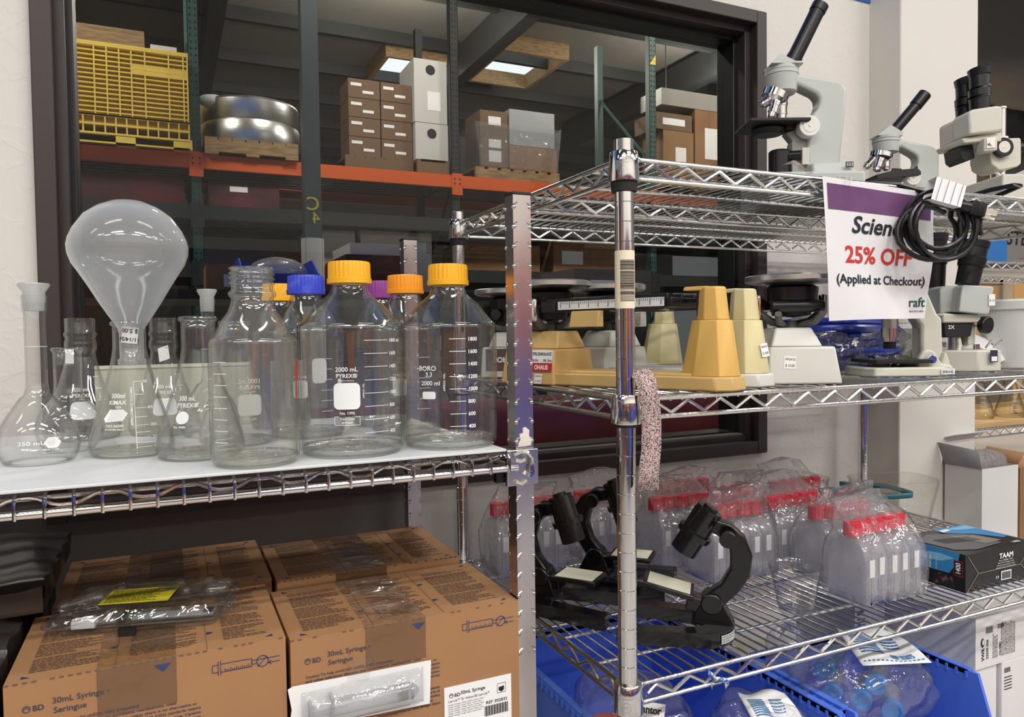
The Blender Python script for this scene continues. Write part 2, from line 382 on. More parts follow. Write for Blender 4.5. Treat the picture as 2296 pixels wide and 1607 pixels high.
# yellow collapsible bulk container with ribbed walls
YC = mat('yellow_bin_plastic', rgb(226, 196, 84), 0.55, var=(2, rgb(210, 180, 74), .4, .7))
YCD = mat('yellow_bin_panel', rgb(176, 146, 52), 0.6)
t = thing('bulk_container', 'yellow ribbed plastic bulk container on the orange rack beam', 'container', (-.44, 6.18, ZD))
g = G(); g.box(-.62, .625, .02, .95, .14, .70); g.obj('wall_panel', YCD, t)
g = G()
for k in range(15):
    z = .225+k*.0335
    if k in (9, 10) : g.box(.25, .63, -.003, .022, z-.004, z+.03)
    g.box(-.63, .632, -.004, .024, z-.005, z+.005)
for x in (-.63, -.56, -.42, -.30, -.17, .01, .09, .17, .25, .34, .50, .60, .628):
    g.box(x-.005, x+.005, -.006, .024, .20, .70)
for z in (.20, .70, .715): g.box(-.635, .635, -.008, .03, z-.006, z+.008)
g.obj('rib_grid', YC, t)
g = G()
for k in range(19):
    x = -.63+k*.07; g.box(x-.005, x+.005, -.006, .024, .07, .20)
for z in (.07, .135, .20): g.box(-.635, .635, -.008, .026, z-.007, z+.007)
g.obj('lower_band', YC, t)
for k in range(4):
    x = -.57+k*.385
    g = G(); g.box(x-.065, x+.065, -.004, .95, 0, .075); g.obj('foot', YC, t)
g = G(); g.box(-.635, .635, -.004, .03, -.0, .012); g.obj('skid', YC, t)
g = G(); g.box(-1.06, -.1, 6.2, 7.1, ZD+.726, ZD+.754); g.box(-1.06, -.1, 6.2, 6.24, ZD+.754, ZD+.82); g.box(-1.06, -.1, 6.6, 6.64, ZD+.754, ZD+.82); g.box(-1.06, -.1, 6.2, 7.1, ZD+.82, ZD+.85)
tag(g.obj('wooden_pallet', WOOD), 'dusty wooden pallet lying on top of the yellow bulk container', 'pallet')
carton(-.06, .12, 6.2, 6.5, ZD+.723, ZD+.765, 'flat white packet on the right end of the yellow bulk container', WHITEB, name='flat_packet', cat='packet')
# steel coil on a pallet
pallet(.30, 1.0, 6.22, 7.1, ZD, 'wooden pallet under the steel coil')
t = thing('steel_coil', 'bright coil of steel strip lying flat on a wooden pallet', 'coil', (.68, 6.63, ZD+.13))
g = G(); g.lathe([(.2, .0), (.39, .0), (.395, .01), (.395, .17), (.388, .18), (.395, .19), (.395, .34), (.38, .36), (.2, .36), (.2, .0)], 64)
g.obj('coil_body', mat('coil_steel', (.62, .61, .6, 1), .3, 1.0, bm=(4, .3), stretch=(.2, .2, 40)), t)
g = G(); g.sph((-.3, -.2, .33), .09, (1.3, .8, .6)); tag(g.obj('plastic_end', WHITEP, t), 'white loose wrapping end')
# building column with its painted bay mark, white sleeve below
t = thing('building_column', 'dark steel building column with mirrored yellow bay mark and white sleeve', 'column', (.935, 5.3, 0))
g = G(); g.cbox((0, 0, 3.15), (.112, .112, 6.1)); g.obj('post', mat('column_paint', rgb(62, 72, 76), .5), t)
g = G(); g.cyl((0, 0, 0), (0, 0, 2.03), .078, n=24); g.obj('sleeve', mat('white_sleeve', rgb(186, 186, 184), .5), t)
g = G(); g.text('C', .13, T((.045, -.058, 2.222)) @ RX(pi/2) @ Matrix.Diagonal((-1, 1, 1, 1)), bold=.01)
g.text('4', .11, T((.045, -.058, 2.132)) @ RX(pi/2) @ Matrix.Diagonal((-1, 1, 1, 1)), bold=.01)
g.obj('bay_mark', mat('yellow_stencil', rgb(190, 180, 60), .6), t)
# cartons on the beam level
pallet(1.42, 2.025, 6.4, 7.2, ZD, 'dark pallet under the stack of labelled brown cartons', CARDD)
k = 0
for r in range(4):
    for c in range(2):
        x0 = 1.46+c*.285; z0 = ZD+.135+r*.165
        carton(x0, x0+.275, 6.42, 6.75, z0, z0+.16, 'labelled brown carton, %s in the %s column of the rack stack'
               % (('bottom', 'second from bottom', 'second from top', 'top')[r], ('left', 'right')[c]), CARDD,
               [(.08, .42, .62, .78), (.45, .8, .25, .4)], group='labelled cartons stacked on the rack')
        k += 1
pallet(2.035, 2.335, 6.32, 7.0, ZD, 'small pallet under the two white storage boxes', CARDD)
carton(2.035, 2.34, 6.36, 6.8, ZD+.135, ZD+.46, 'white storage box with dark handhole, lower of two on the rack', WHITEB, name='storage_box', handle=True)
b = carton(2.03, 2.335, 6.36, 6.8, ZD+.465, ZD+1.02, 'tall white storage box with dark handhole, upper of two on the rack', WHITEB, [(.4, .8, .2, .5)], name='storage_box', handle=True)
pallet(2.62, 3.5, 6.4, 7.3, ZD, 'wooden pallet under the wrapped load with the yellow label')
carton(2.68, 2.96, 6.42, 6.8, ZD+.135, ZD+.66, 'tall dark carton with yellow and white labels on the wrapped pallet load', CARDD, [(.3, .75, .1, .3), (.3, .75, .35, .5), (.3, .75, .75, .9)])
carton(2.98, 3.48, 6.42, 6.9, ZD+.135, ZD+.36, 'plain brown carton at the bottom of the wrapped pallet load', CARD)
carton(2.98, 3.46, 6.42, 6.9, ZD+.365, ZD+.70, 'silver wrapped block on top of the plain brown carton', mat('silver_film', rgb(176, 178, 180), .3, .3, bm=(9, .8)), name='wrapped_block', cat='bundle')
g = G(); g.loft([[(2.64+.02*sin(9*z), 6.39, z), (3.5-.02*sin(7*z), 6.39, z), (3.5, 6.95, z), (2.64, 6.95, z)] for z in [ZD+.14+.1*i for i in range(5)]], False, False)
tag(g.obj('stretch_film', WRAP), 'clear stretch film wound around the load with the yellow label', 'film')
pallet(4.72, 5.7, 6.5, 7.3, ZD+.1, 'wooden pallet under the wrapped cartons at the right end of the window')
carton(4.82, 5.22, 6.52, 6.9, ZD+.235, ZD+.72, 'brown carton with a grey label, left of the wrapped cartons at the window end', CARD, [(.4, .75, .3, .65)])
carton(5.24, 5.62, 6.52, 6.9, ZD+.235, ZD+.98, 'tall brown carton with a white sheet taped to it', CARD, [(.35, .85, .3, .75)])
carton(4.72, 5.2, 6.52, 6.9, ZD+.725, ZD+.9, 'dark carton lying across the brown carton with the grey label', CARDD, [(.2, .8, .3, .7)])
carton(4.8, 5.6, 6.52, 6.9, ZD+.985, ZD+1.16, 'pale wrapped bundle on top of the cartons at the window end', mat('pale_film', rgb(150, 146, 138), .35, bm=(8, .7)), name='wrapped_bundle', cat='bundle')
# lower level: dark red goods, wrapped loads and boxes
DRED = mat('dark_red_plastic', rgb(104, 34, 34), .6, var=(3, rgb(70, 26, 28), .4, .6))
carton(-.9, .15, 6.35, 7.0, 2.386, 2.6, 'long dark red crate at left under the yellow container', DRED, name='dark_crate', cat='crate')
carton(.32, .86, 6.35, 7.0, 2.386, 2.6, 'dark red crate under the steel coil', DRED, [(.3, .55, .6, .8)], name='dark_crate', cat='crate')
carton(1.1, 1.5, 6.45, 7.0, 1.935, 2.26, 'wrapped pale bundle on the lower rack level right of the column', mat('pale_wrap', rgb(170, 160, 146), .3, bm=(7, .8)), name='wrapped_bundle', cat='bundle')
carton(1.55, 2.2, 6.45, 7.0, 1.935, 2.27, 'wrapped pale bundle with a white sheet on the lower rack level', mat('pale_wrap_two', rgb(180, 168, 150), .3, bm=(6, .8)), [(.6, .92, .25, .75)], name='wrapped_bundle', cat='bundle')
carton(2.5, 3.3, 6.45, 7.0, 1.935, 2.2, 'brown carton on the lower rack level behind the dark tube', CARD)
carton(3.45, 4.4, 6.45, 7.0, 1.935, 2.26, 'wide brown carton on the lower rack level right of the chrome post', CARD, [(.1, .35, .3, .7)])
# work table under the window side of the warehouse, with bins
t = thing('packing_table', 'dark packing table beyond the window holding blue bins', 'table', (0, 0, 0))
g = G(); g.box(-.7, 4.2, 3.3, 4.0, 1.51, 1.55); g.obj('table_top', BLACKM, t)
for x in (-.65, 1.7, 4.1):
    for y in (3.35, 3.95):
        g = G(); g.box(x-.03, x+.03, y-.03, y+.03, 0, 1.51); g.obj('leg', DARKM, t)
BLUEB = mat('blue_bin_plastic', rgb(40, 84, 190), .4)
def hopper(name, label, x0, x1, y0, y1, z0, z1, low, m=None, sh=.45):
    g = G(); t_ = .006
    # tall back and sides stepping down to a low front lip
    prof = [(y1, z0), (y1, z1), (y0+(y1-y0)*sh, z1), (y0, z0+(z1-z0)*low), (y0+.02, z0)]
    for xa, xb in ((x0, x0+t_), (x1-t_, x1)): g.loft([[(xa, p[0], p[1]) for p in prof], [(xb, p[0], p[1]) for p in prof]])
    g.box(x0, x1, y1-t_, y1, z0, z1); g.box(x0, x1, y0+.01, y1, z0, z0+t_)
    g.add([(x0, y0+.02, z0), (x1, y0+.02, z0), (x1, y0, z0+(z1-z0)*low), (x0, y0, z0+(z1-z0)*low), (x0, y0+.026, z0), (x1, y0+.026, z0), (x1, y0+.006, z0+(z1-z0)*low), (x0, y0+.006, z0+(z1-z0)*low)],
          [(0, 1, 2, 3), (7, 6, 5, 4), (3, 2, 6, 7)])
    return tag(g.obj(name, m or BLUEB), label, 'bin')
carton(.16, .29, 3.5, 3.75, 1.55, 1.67, 'small brown carton with a white label beside the far blue bin', CARD, [(.55, .95, .2, .65)])
hopper('storage_bin', 'dark blue bin with raised ends holding a clear bag on the packing table', .30, .63, 3.4, 3.8, 1.55, 1.71, .5)
WRAP2 = clear('grey_bag_film', tint=(.85, .86, .87), edge=(.5, .52, .54), refl=.10, rough=.1, milk=.30, milkcol=(.7, .72, .73), bm=(10, .8))
g = G(); g.sph((.475, 3.6, 1.645), .14, (1.0, .8, .55))
tag(g.obj('plastic_bag', WRAP2), 'grey clear bag heaped in the far blue bin', 'bag')
carton(.79, 1.06, 3.5, 3.9, 1.731, 1.79, 'white box lid on the dark red tote beyond the window', WHITEB, name='box_lid', cat='lid')
carton(.76, 1.10, 3.45, 3.95, 1.55, 1.73, 'dark red tote under the white box lid', DRED, name='tote', cat='tote')
carton(1.12, 1.22, 3.6, 3.9, 1.55, 1.76, 'small white carton beside the dark red tote', WHITEB)
carton(2.0, 2.5, 3.5, 3.9, 1.55, 1.70, 'dark grey box on the packing table behind the wire rack', mat('grey_box', rgb(92, 90, 88), .7), [(.2, .5, .2, .6)])
# rolls of red mat under the right half of the window
MATR = mat('maroon_foam', rgb(110, 38, 52), .8)
for i, (z, y, l) in enumerate(((1.02, 2.32, 'upper of two maroon foam rolls lying beyond the window bottom'), (.80, 2.2, 'lower of two maroon foam rolls lying beyond the window bottom'))):
    g = G(); g.cyl((.3, y, z), (2.1, y+.1, z), .11, n=24); tag(g.obj('foam_roll', MATR), l, 'roll')
g = G(); g.box(.2, 2.3, 2.05, 2.6, .62, .68); g.box(.25, .31, 2.1, 2.16, 0, .62); g.box(2.2, 2.26, 2.1, 2.16, 0, .62); g.box(.25, .31, 2.5, 2.56, 0, .62); g.box(2.2, 2.26, 2.5, 2.56, 0, .62)
tag(g.obj('low_bench', DARKM), 'dark low bench under the maroon foam rolls', 'bench')
# lamp reflections in the pane, built as glowing tubes in the warehouse
TUBE = emit('tube_glow', (.95, 1, .98, 1), 5)
for i, (x, y, l) in enumerate(((7.6, 10.2, 'nearer glowing tube standing in for a lamp reflection in the window'), (8.6, 11.6, 'farther glowing tube standing in for a lamp reflection in the window'))):
    t = thing('reflected_tube', l, 'light', (x, y, 5.0), radians(60))
    g = G(); g.box(-.6, .6, -.06, .06, 0, .05); g.obj('housing', WHITEP, t)
    g = G(); g.cyl((-.58, 0, -.02), (.58, 0, -.02), .018, n=8); g.obj('tube', TUBE, t)
    g = G(); g.cyl((0, 0, .05), (0, 0, 1.2), .008, n=6); g.obj('hanger', DARKM, t)
# ------------------------------------------------------------------ left rack with the white shelf
lr = thing('wire_shelving_rack', 'chrome rack with square notched posts and a white shelf of glassware', 'rack', (0, 0, 0))
SQ = mat('notched_post_steel', (0.66, 0.64, 0.63, 1), 0.22, 1.0, var=(7, (0.44, 0.38, 0.37, 1), .40, .66), stretch=(1, 1, .5))
TAPE = mat('torn_white_tape', rgb(226, 218, 206), .8, bm=(120, .4))
def sq_post(x, y, z1, tape=False):
    h = .0127
    g = G(); g.box(x-h, x+h, y-h, y+h, 0.0, z1)
    z = .93
    while z < z1-.01:
        for sx in (-1, 1):
            g.sph((x+sx*(h-.0015), y-h+.0015, z), .0031, (1, 1, 1.1), 10, 6)
            g.cyl((x+sx*h*.93, y-h-.0002, z+.003), (x+sx*h*.55, y-h-.0002, z+.006), .0011, n=6)
        g.sph((x-h+.0015, y+h-.0015, z), .0031, (1, 1, 1.1), 10, 6)
        z += .0254
    p = g.obj('post', SQ, lr)
    g = G(); g.box(x-h-.0012, x+h+.0012, y-h-.0012, y+h+.0012, z1, z1+.004); g.obj('end_cap', BLACKM, p, bev=.001)
    if tape:
        pts = [(-.010, 1.203), (-.002, 1.203), (.009, 1.204), (.0095, 1.213), (.006, 1.2165), (.0065, 1.224), (.001, 1.2285), (-.003, 1.227), (-.0025, 1.221), (-.0075, 1.2195), (-.0065, 1.212), (-.0088, 1.2085)]
        g = G(); g.loft([[(x+a, y-h-.0008, b) for a, b in pts], [(x+a, y-h, b) for a, b in pts]]); g.obj('tape_scrap', TAPE, p)
    return p
PX, PY, PYB = .421, .885, 1.372
sq_post(PX, PY, 1.530, True); sq_post(PX, PYB, 1.530)
sq_post(-.80, PY, 1.530); sq_post(-.80, PYB, 1.530)
def left_shelf(zt, name):
    # zt: top of the wires; wires run front to back and bend down over the front tube
    yf, zl = .866, zt-.022
    X0, X1 = -.78, .405
    g = G(); g.cyl((X0-.03, yf, zl), (X1+.002, yf, zl), .0048, n=12); g.cyl((X0-.03, PYB+.02, zl), (X1, PYB+.02, zl), .0048, n=10)
    r = g.obj('front_rail', CHROME, lr)
    g = G(); g.cyl((X0, .884, zt-.009), (X1+.01, .884, zt-.009), .003, n=8); g.cyl((X0, 1.12, zt-.006), (X1, 1.12, zt-.006), .003, n=8)
    g.cyl((PX-.016, PY, zt-.004), (PX-.016, PYB, zt-.004), .003, n=8); g.cyl((PX-.016, PY, zl), (PX-.016, PYB, zl), .003, n=8)
    g.obj('side_rail', WIRE, r)
    g = G(); x = X1-.012
    while x > X0:
        g.tube([(x, PYB, zt-.0025), (x, .875, zt-.0025), (x, .866, zt-.004), (x, .8605, zt-.008), (x, .8600, zt-.014), (x, .8603, zl-.004)], .0019, 6); x -= .0254
    w = g.obj('shelf_wires', CHROME, r)
    g = G(); pts = []; n = int((X1-X0)/.0127)
    for i in range(n*2):
        x = X1-.008-i*.00635; pts.append((x, .879, zt-.0125+.0055*max(-.85, min(.85, 1.15*cos(i*pi/6)))))
    g.tube(pts, .0021, 6); g.obj('zigzag_wire', WIRE, r)
    return r
sh = left_shelf(1.199, 'glass_shelf')
sh2 = left_shelf(.830, 'carton_shelf')
for i, (x, sgn) in enumerate(((PX, 1), (-.80, -1))):
    g = G(); g.box(x-.029 if sgn > 0 else x-.016, x+.016 if sgn > 0 else x+.029, .8645, .8715, 1.1535, 1.2005)
    b = g.obj('corner_bracket', SQ, lr, bev=.0012)
    g = G(); s_ = sgn
    arc = [(x-.022*s_, .858, 1.196), (x-.012*s_, .858, 1.1995), (x-.003*s_, .8575, 1.197), (x+.003*s_, .8575, 1.190), (x+.004*s_, .8575, 1.180), (x+.003*s_, .8575, 1.170), (x-.001*s_, .8575, 1.166)]
    g.tube(arc, .0028, 8)
    g.tube([(x-.0195*s_, .8608, 1.1885), (x-.012*s_, .8605, 1.186), (x-.006*s_, .8605, 1.188)], .0026, 8)
    g.tube([(x-.0195*s_, .8608, 1.1605), (x-.011*s_, .8605, 1.157), (x-.004*s_, .8605, 1.161)], .0026, 8)
    g.obj('hook_loop', CHROME, b)
    g = G(); g.box(x-.040*s_ if s_ > 0 else x+.026, x-.026 if s_ > 0 else x+.040, .874, .884, 1.158, 1.176); g.obj('clip', BLACKP, b)
BOARD = mat('white_shelf_board', rgb(212, 213, 214), .55, var=(30, rgb(204, 206, 208), .55, .75))
g = G(); g.box(-.77, .391, .864, 1.352, 1.1995, 1.203)
tag(g.obj('shelf_board', BOARD, bev=.001), 'thin white board lying on the left rack under the glassware', 'board')
g = G(); g.box(-.105, .128, 1.334, 1.348, 1.2035, 1.303); g.mi = 1; g.box(-.105, .128, 1.332, 1.349, 1.303, 1.308)
tag(g.obj('cream_board', [mat('cream_panel', rgb(206, 204, 186), .6), mat('cream_edge', rgb(222, 218, 200), .6)]), 'cream panel standing on the white shelf behind the flasks', 'panel')

# ------------------------------------------------------------------ laboratory glass
GLASS = clear('lab_glass', tint=(.99, .992, .989), edge=(.60, .62, .59), refl=.055, power=4.5, milk=.012, milkcol=(.95, .96, .95))
GLASSY = clear('old_lab_glass', tint=(.985, .986, .975), edge=(.76, .77, .66), refl=.06, milk=.04, milkcol=(.95,.95,.90), power=3.6)
BASEG = clear('thick_glass_base', tint=(.985, .99, .98), edge=(.88, .90, .84), refl=.07, rough=.03, milk=.08, milkcol=(.97,.98,.95), bm=(60, .25))
FROST = clear('ground_glass', tint=(.8, .82, .8), edge=(.6, .62, .6), refl=.08, rough=.3, milk=.55, milkcol=(.86, .88, .87))
POLY = clear('cloudy_polymer', tint=(.90, .915, .92), edge=(.80, .82, .83), refl=.05, rough=.09, milk=.24, milkcol=(.95, .97, .98), power=2.0, medge=.5)
REDINK = mat('red_marker', rgb(206, 36, 36), .5)
ZB = 1.2032
def face(x, y): return atan2(-x, y)
def radf(prof):
    def f(z):
        for (r0, z0), (r1, z1) in zip(prof, prof[1:]):
            if z0 <= z <= z1 and z1 > z0: return r0+(r1-r0)*(z-z0)/(z1-z0)
        return prof[-1][0]
    return f
class Ink:
    """print wrapped round a vessel; x along the surface, z height"""
    def __init__(s, g, rad, a0, mi, e=.0005, c=(0, 0)): s.g = g; s.rad = rad; s.a0 = a0; s.mi = mi; s.e = e; s.c = c
    def __enter__(s):
        g = s.g; g.mi = s.mi; R0 = s.rad(.06)
        def fn(q):
            r = s.rad(q.z)+s.e; a = q.x/R0+s.a0
            return (s.c[0]+r*sin(a), s.c[1]-r*cos(a), q.z)
        g.fn = fn; return s
    def __exit__(s, *a): s.g.fn = None; s.g.mi = 0
    def text(s, t, size, x, z, align='c', bold=.01, rot=0): s.g.text(t, size, T((x, 0, z)) @ RX(pi/2) @ RZ(rot), bold=bold, align=align)
    def rect(s, x0, x1, z0, z1, n=6):
        for i in range(n):
            a = x0+(x1-x0)*i/n; b = x0+(x1-x0)*(i+1)/n; s.g.add([(a, 0, z0), (b, 0, z0), (b, 0, z1), (a, 0, z1)], [(0, 1, 2, 3)])
    def rrect(s, x0, x1, z0, z1, r):
        s.rect(x0+r, x1-r, z0, z1); s.rect(x0, x0+r, z0+r, z1-r, 2); s.rect(x1-r, x1, z0+r, z1-r, 2)
        for cx, cz, a in ((x1-r, z1-r, 0), (x0+r, z1-r, pi/2), (x0+r, z0+r, pi), (x1-r, z0+r, 1.5*pi)):
            s.g.add([(cx, 0, cz)]+[(cx+r*cos(a+k*pi/8), 0, cz+r*sin(a+k*pi/8)) for k in range(5)], [(0, k+1, k+2) for k in range(4)])
def shell(g, prof, th, n=56, floor=True):
    """outer and inner skins of a blown vessel, closed round the rim"""
    inner = [(max(r-th, .0005), z+(th if i == 0 else 0)) for i, (r, z) in enumerate(prof)]
    g.lathe(prof, n); g.lathe(inner, n)
    rt, zt = prof[-1]; g.lathe([(rt, zt), (rt-th*.5, zt+th*.45), (rt-th, zt)], n)
def ribcap(parent, z, r, h, m, n=28):
    g = G(); N = n*4
    def ring(rr, zz, rib): return [((rr-(rib if (i % 4) in (2, 3) else 0))*cos(2*pi*i/N), (rr-(rib if (i % 4) in (2, 3) else 0))*sin(2*pi*i/N), zz) for i in range(N)]
    g.loft([ring(r*.90, z+.002, 0), ring(r*1.04, z, 0), ring(r*1.04, z+h*.22, 0), ring(r*1.0, z+h*.24, .0), ring(r, z+h*.245, .0012), ring(r*.985, z+h*.90, .0012), ring(r*.95, z+h*.985, .0004), ring(r*.88, z+h, 0), ring(r*.3, z+h*.995, 0)], True, True)
    return g.obj('screw_cap', m, parent, sharp=50)
def bottle_profile(R, zs, zn, rn, ztop):
    b = [(R*.80, 0), (R*.93, .0015), (R*.985, .007), (R, .014), (R, .03), (R, .06), (R, zs*.8), (R, zs-.006)]
    for k in range(1, 7):
        a = k/6*radians(48); b.append((R-.012*(1-cos(a))*1.6, zs-.006+.012*sin(a)))
    r0, z0 = b[-1]
    b += [(r0+(rn+.004-r0)*.5, z0+(zn-z0)*.52), (rn+.0045, zn-.006), (rn+.001, zn+.003), (rn, zn+.010), (rn+.003, zn+.013), (rn+.0035, zn+.016), (rn+.002, zn+.0185), (rn, zn+.02), (rn, ztop)]
    return b
def reagent_bottle(label, x, y, R, zs, zn, rn, ztop, cap=None, glass=None, thread=False, ink=None, capr=.0265, caph=.0275):
    t = thing('reagent_bottle', label, 'bottle', (x, y, ZB), face(x, y), 'reagent bottles on the white shelf')
    pr = bottle_profile(R, zs, zn, rn, ztop); g = G()
    if thread:
        pr = pr[:-1]+[(rn, zn+.024)]
        for k in range(4):
            z = zn+.0255+k*.0055; pr += [(rn, z), (rn+.0022, z+.0015), (rn+.0022, z+.003), (rn, z+.0045)]
        pr += [(rn, ztop)]
    shell(g, pr, .0028, 64)
    if ink: ink(g, radf(pr))
    g.obj('glass_body', [glass or GLASS, WHITEINK, BLACKINK, REDINK], t, sharp=180)
    g = G(); g.lathe([(.001, .004), (R*.5, .0045), (R*.72, .003), (R*.86, .003), (R*.95, .007), (R*.955, .011), (R*.85, .0085), (R*.6, .007), (R*.35, .009), (.001, .010)], 48)
    g.lathe([(R*.45, .0095), (R*.48, .0102), (R*.52, .0095)], 40)
    g.obj('thick_base', BASEG, t, sharp=180)
    if cap: ribcap(t, ztop-caph+.006, capr, caph, cap)
    return t
CAPY = mat('golden_yellow_cap', rgb(246, 178, 32), .42); CAPB = mat('royal_blue_cap', rgb(52, 70, 196), .42, var=(60, rgb(84, 102, 214), .5, .7))
CAPO = mat('orange_cap', rgb(246, 154, 28), .42); CAPP = mat('purple_cap', rgb(140, 56, 140), .42)
def ticks(k, x0, x1, zs): 
    for z in zs: k.rect(x0, x1, z-.0004, z+.0004, 5)
def ink_pyrex2(g, rad):
    with Ink(g, rad, -.085, 1) as k:
        k.text('2000 mL', .0075, 0, .105); k.text('PYREX\u00ae', .0068, 0, .0975); k.text('Made in Germany', .0024, 0, .0935)
        k.rrect(-.0155, .0155, .060, .0915, .006); k.text('No. 1395', .0046, 0, .054)
        k.text('Trace Code', .0036, 0, .0475); k.text('00770687', .0034, 0, .043)
        for z in (.041, .051): k.rect(-.0145, .0145 if z < .05 else -.0095, z, z+.0006)
        k.rect(.0095, .0145, .051, .0516); k.rect(-.015, -.0145, .041, .0516, 1); k.rect(.0145, .015, .041, .0516, 1)
        k.text('APPROX. VOL.', .0028, .0205, .073, 'l', rot=pi/2)
    with Ink(g, rad, .42, 1) as k:
        for i, v in enumerate((1800, 1600, 1400, 1200, 1000, 800, 600, 400)):
            z = .1415-i*.0158; k.rect(-.012, .020, z, z+.0006, 6); k.text('%d' % v+(' mL' if i == 0 else ''), .0062, .022, z-.002, 'l')
    with Ink(g, rad, pi-.18, 2) as k:
        for a in ((-.021, .021, .1025, .103), (-.021, .021, .134, .1345), (-.0214, -.021, .1025, .1345), (.021, .0214, .1025, .1345)): k.rect(*a)
        k.text('\u26a0 WARNING' if False else 'WARNING', .0062, .002, .1275)
        for i in range(6): k.rect(-.0185, .0185-(i % 3)*.003, .1235-i*.0033, .1245-i*.0033, 8)
        k.g.mi = 1; k.rrect(.045, .068, .085, .118, .006); k.rrect(.025, .030, .078, .090, .002)
def ink_boro(g, rad):
    with Ink(g, rad, -.42, 1) as k:
        k.text('BORO', .0085, -.002, .102); k.text('3.3', .0078, 0, .0945); k.text('2000 ml', .0078, .002, .0835); k.rrect(-.009, .009, .066, .0755, .0025)
        k.text('APPROX. VOL.', .0036, .0215, .076, 'l', rot=pi/2)
    with Ink(g, rad, .02, 1) as k:
        for i, v in enumerate((1800, 1600, 1400, 1200, 1000, 800, 600, 400)):
            z = .1415-i*.0158; k.rect(-.001, .020, z, z+.0008, 5); k.text('%d' % v, .0068, .0225, z-.0022, 'l', bold=.02)
def ink_pyrex1(g, rad):
    with Ink(g, rad, pi+.12, 1) as k:
        k.text('1000 mL', .0078, 0, .0905); k.text('PYREX\u00ae', .0068, 0, .083); k.text('Made in U.S.A.', .0024, 0, .079)
        k.rrect(-.0135, .0135, .0505, .0765, .005); k.text('No. 1395', .0042, 0, .045)
    with Ink(g, rad, -.85, 1) as k: ticks(k, -.008, .012, [.03+.0128*i for i in range(8)])
    with Ink(g, rad, 1.22, 3) as k:
        k.rect(-.004, -.0005, .072, .118, 2)
        g.add([(-.001, 0, .095), (.003, 0, .100), (.008, 0, .122), (.004, 0, .121)], [(0, 1, 2, 3)])
def ink_small(g, rad):
    with Ink(g, rad, -.2, 1) as k: k.rrect(-.010, .010, .06, .085, .004); k.text('PYREX\u00ae', .005, 0, .088)
    with Ink(g, rad, .5, 1) as k: ticks(k, -.008, .010, [.04+.015*i for i in range(6)])
reagent_bottle('open clear bottle with a bare threaded neck at the shelf front', .091, .915, .0501, .146, .182, .0235, .2235, None, GLASSY, True, ink_pyrex1)
reagent_bottle('large clear bottle with the tallest yellow cap and a white write-on patch', .211, .942, .0655, .163, .206, .0212, .2345, CAPY, None, False, ink_pyrex2, .0267, .0275)
reagent_bottle('large clear bottle with yellow cap next to the square post', .343, .941, .0640, .163, .206, .0212, .2345, CAPY, None, False, ink_boro, .0267, .0275)
reagent_bottle('clear bottle with the royal blue cap', .188, 1.128, .0530, .160, .203, .0212, .2310, CAPB, None, False, ink_small, .0267, .0275)
reagent_bottle('clear bottle with the orange cap behind the two largest bottles', .327, 1.085, .0530, .160, .203, .0212, .2310, CAPO, None, False, ink_small, .0267, .0275)
reagent_bottle('clear bottle with the purple cap, half hidden behind the orange one', .3195, 1.205, .0480, .160, .203, .0212, .2300, CAPP, None, False, None, .0267, .0275)
reagent_bottle('rear bottle with yellow cap peeking out left of the blue cap', .166, 1.262, .0480, .158, .200, .0212, .2270, CAPY, None, False, None, .0250, .0275)
reagent_bottle('rear bottle with orange cap peeking out left of the purple cap', .313, 1.31, .0420, .156, .198, .0205, .2240, CAPO, None, False, None, .0250, .0265) if False else None

def sticker(parent, rad, a0, z, w, h, tilt=0, flip=False, l1='11/14/24', l2='$ 5.00'):
    g = G()
    with Ink(g, rad, a0, 0, .0009) as k:
        M_ = T((0, 0, z)) @ RY(tilt+(pi if flip else 0))
        for i in range(4): g.add([M_ @ Vector((-w/2+w*i/4, 0, -h/2)), M_ @ Vector((-w/2+w*(i+1)/4, 0, -h/2)), M_ @ Vector((-w/2+w*(i+1)/4, 0, h/2)), M_ @ Vector((-w/2+w*i/4, 0, h/2))], [(0, 1, 2, 3)])
    with Ink(g, rad, a0, 1, .0012) as k:
        g.text(l1, h*.32, M_ @ T((0, 0, h*.16)) @ RX(pi/2), bold=.02, align='c'); g.text(l2, h*.34, M_ @ T((0, 0, -h*.36)) @ RX(pi/2), bold=.02, align='c')
    return g.obj('price_sticker', [PAPER, BLACKINK], parent)
def erlenmeyer(label, x, y, R, rn, zn, h, ink=None, rim='bead', glass=None):
    t = thing('erlenmeyer_flask', label, 'flask', (x, y, ZB), face(x, y), 'conical flasks on the white shelf')
    pr = [(R*.80, 0), (R*.93, .001), (R*.99, .006), (R, .012), (R*.985, .019), (R*.94, .030), (rn+(R-rn)*.36, zn*.66), (rn+(R-rn)*.12, zn*.90), (rn+.0012, zn), (rn, zn+.010), (rn, h-.016)]
    if rim == 'bead': pr += [(rn, h-.006), (rn+.0025, h-.0045), (rn+.003, h-.002), (rn+.002, h)]
    else: pr += [(rn+.002, h-.036), (rn+.0005, h-.028), (rn+.0028, h-.0225), (rn+.001, h-.019), (rn+.0012, h)]
    if rim != 'bead': pr = sorted(pr[:-6], key=lambda p: p[1])+[(rn+.0022, h-.045), (rn+.0022, h-.036), (rn+.0002, h-.029), (rn+.003, h-.0235), (rn+.0008, h-.019), (rn+.001, h)]
    g = G(); shell(g, pr, .0018)
    if ink: ink(g, radf(pr))
    g.obj('glass_body', [glass or GLASS, WHITEINK, BLACKINK], t, sharp=180)
    g = G(); g.lathe([(.001, .003), (R*.7, .0025), (R*.93, .005), (R*.9, .0075), (R*.5, .0055), (.001, .006)], 40); g.obj('thick_base', BASEG, t, sharp=180)
    return t, radf(pr)
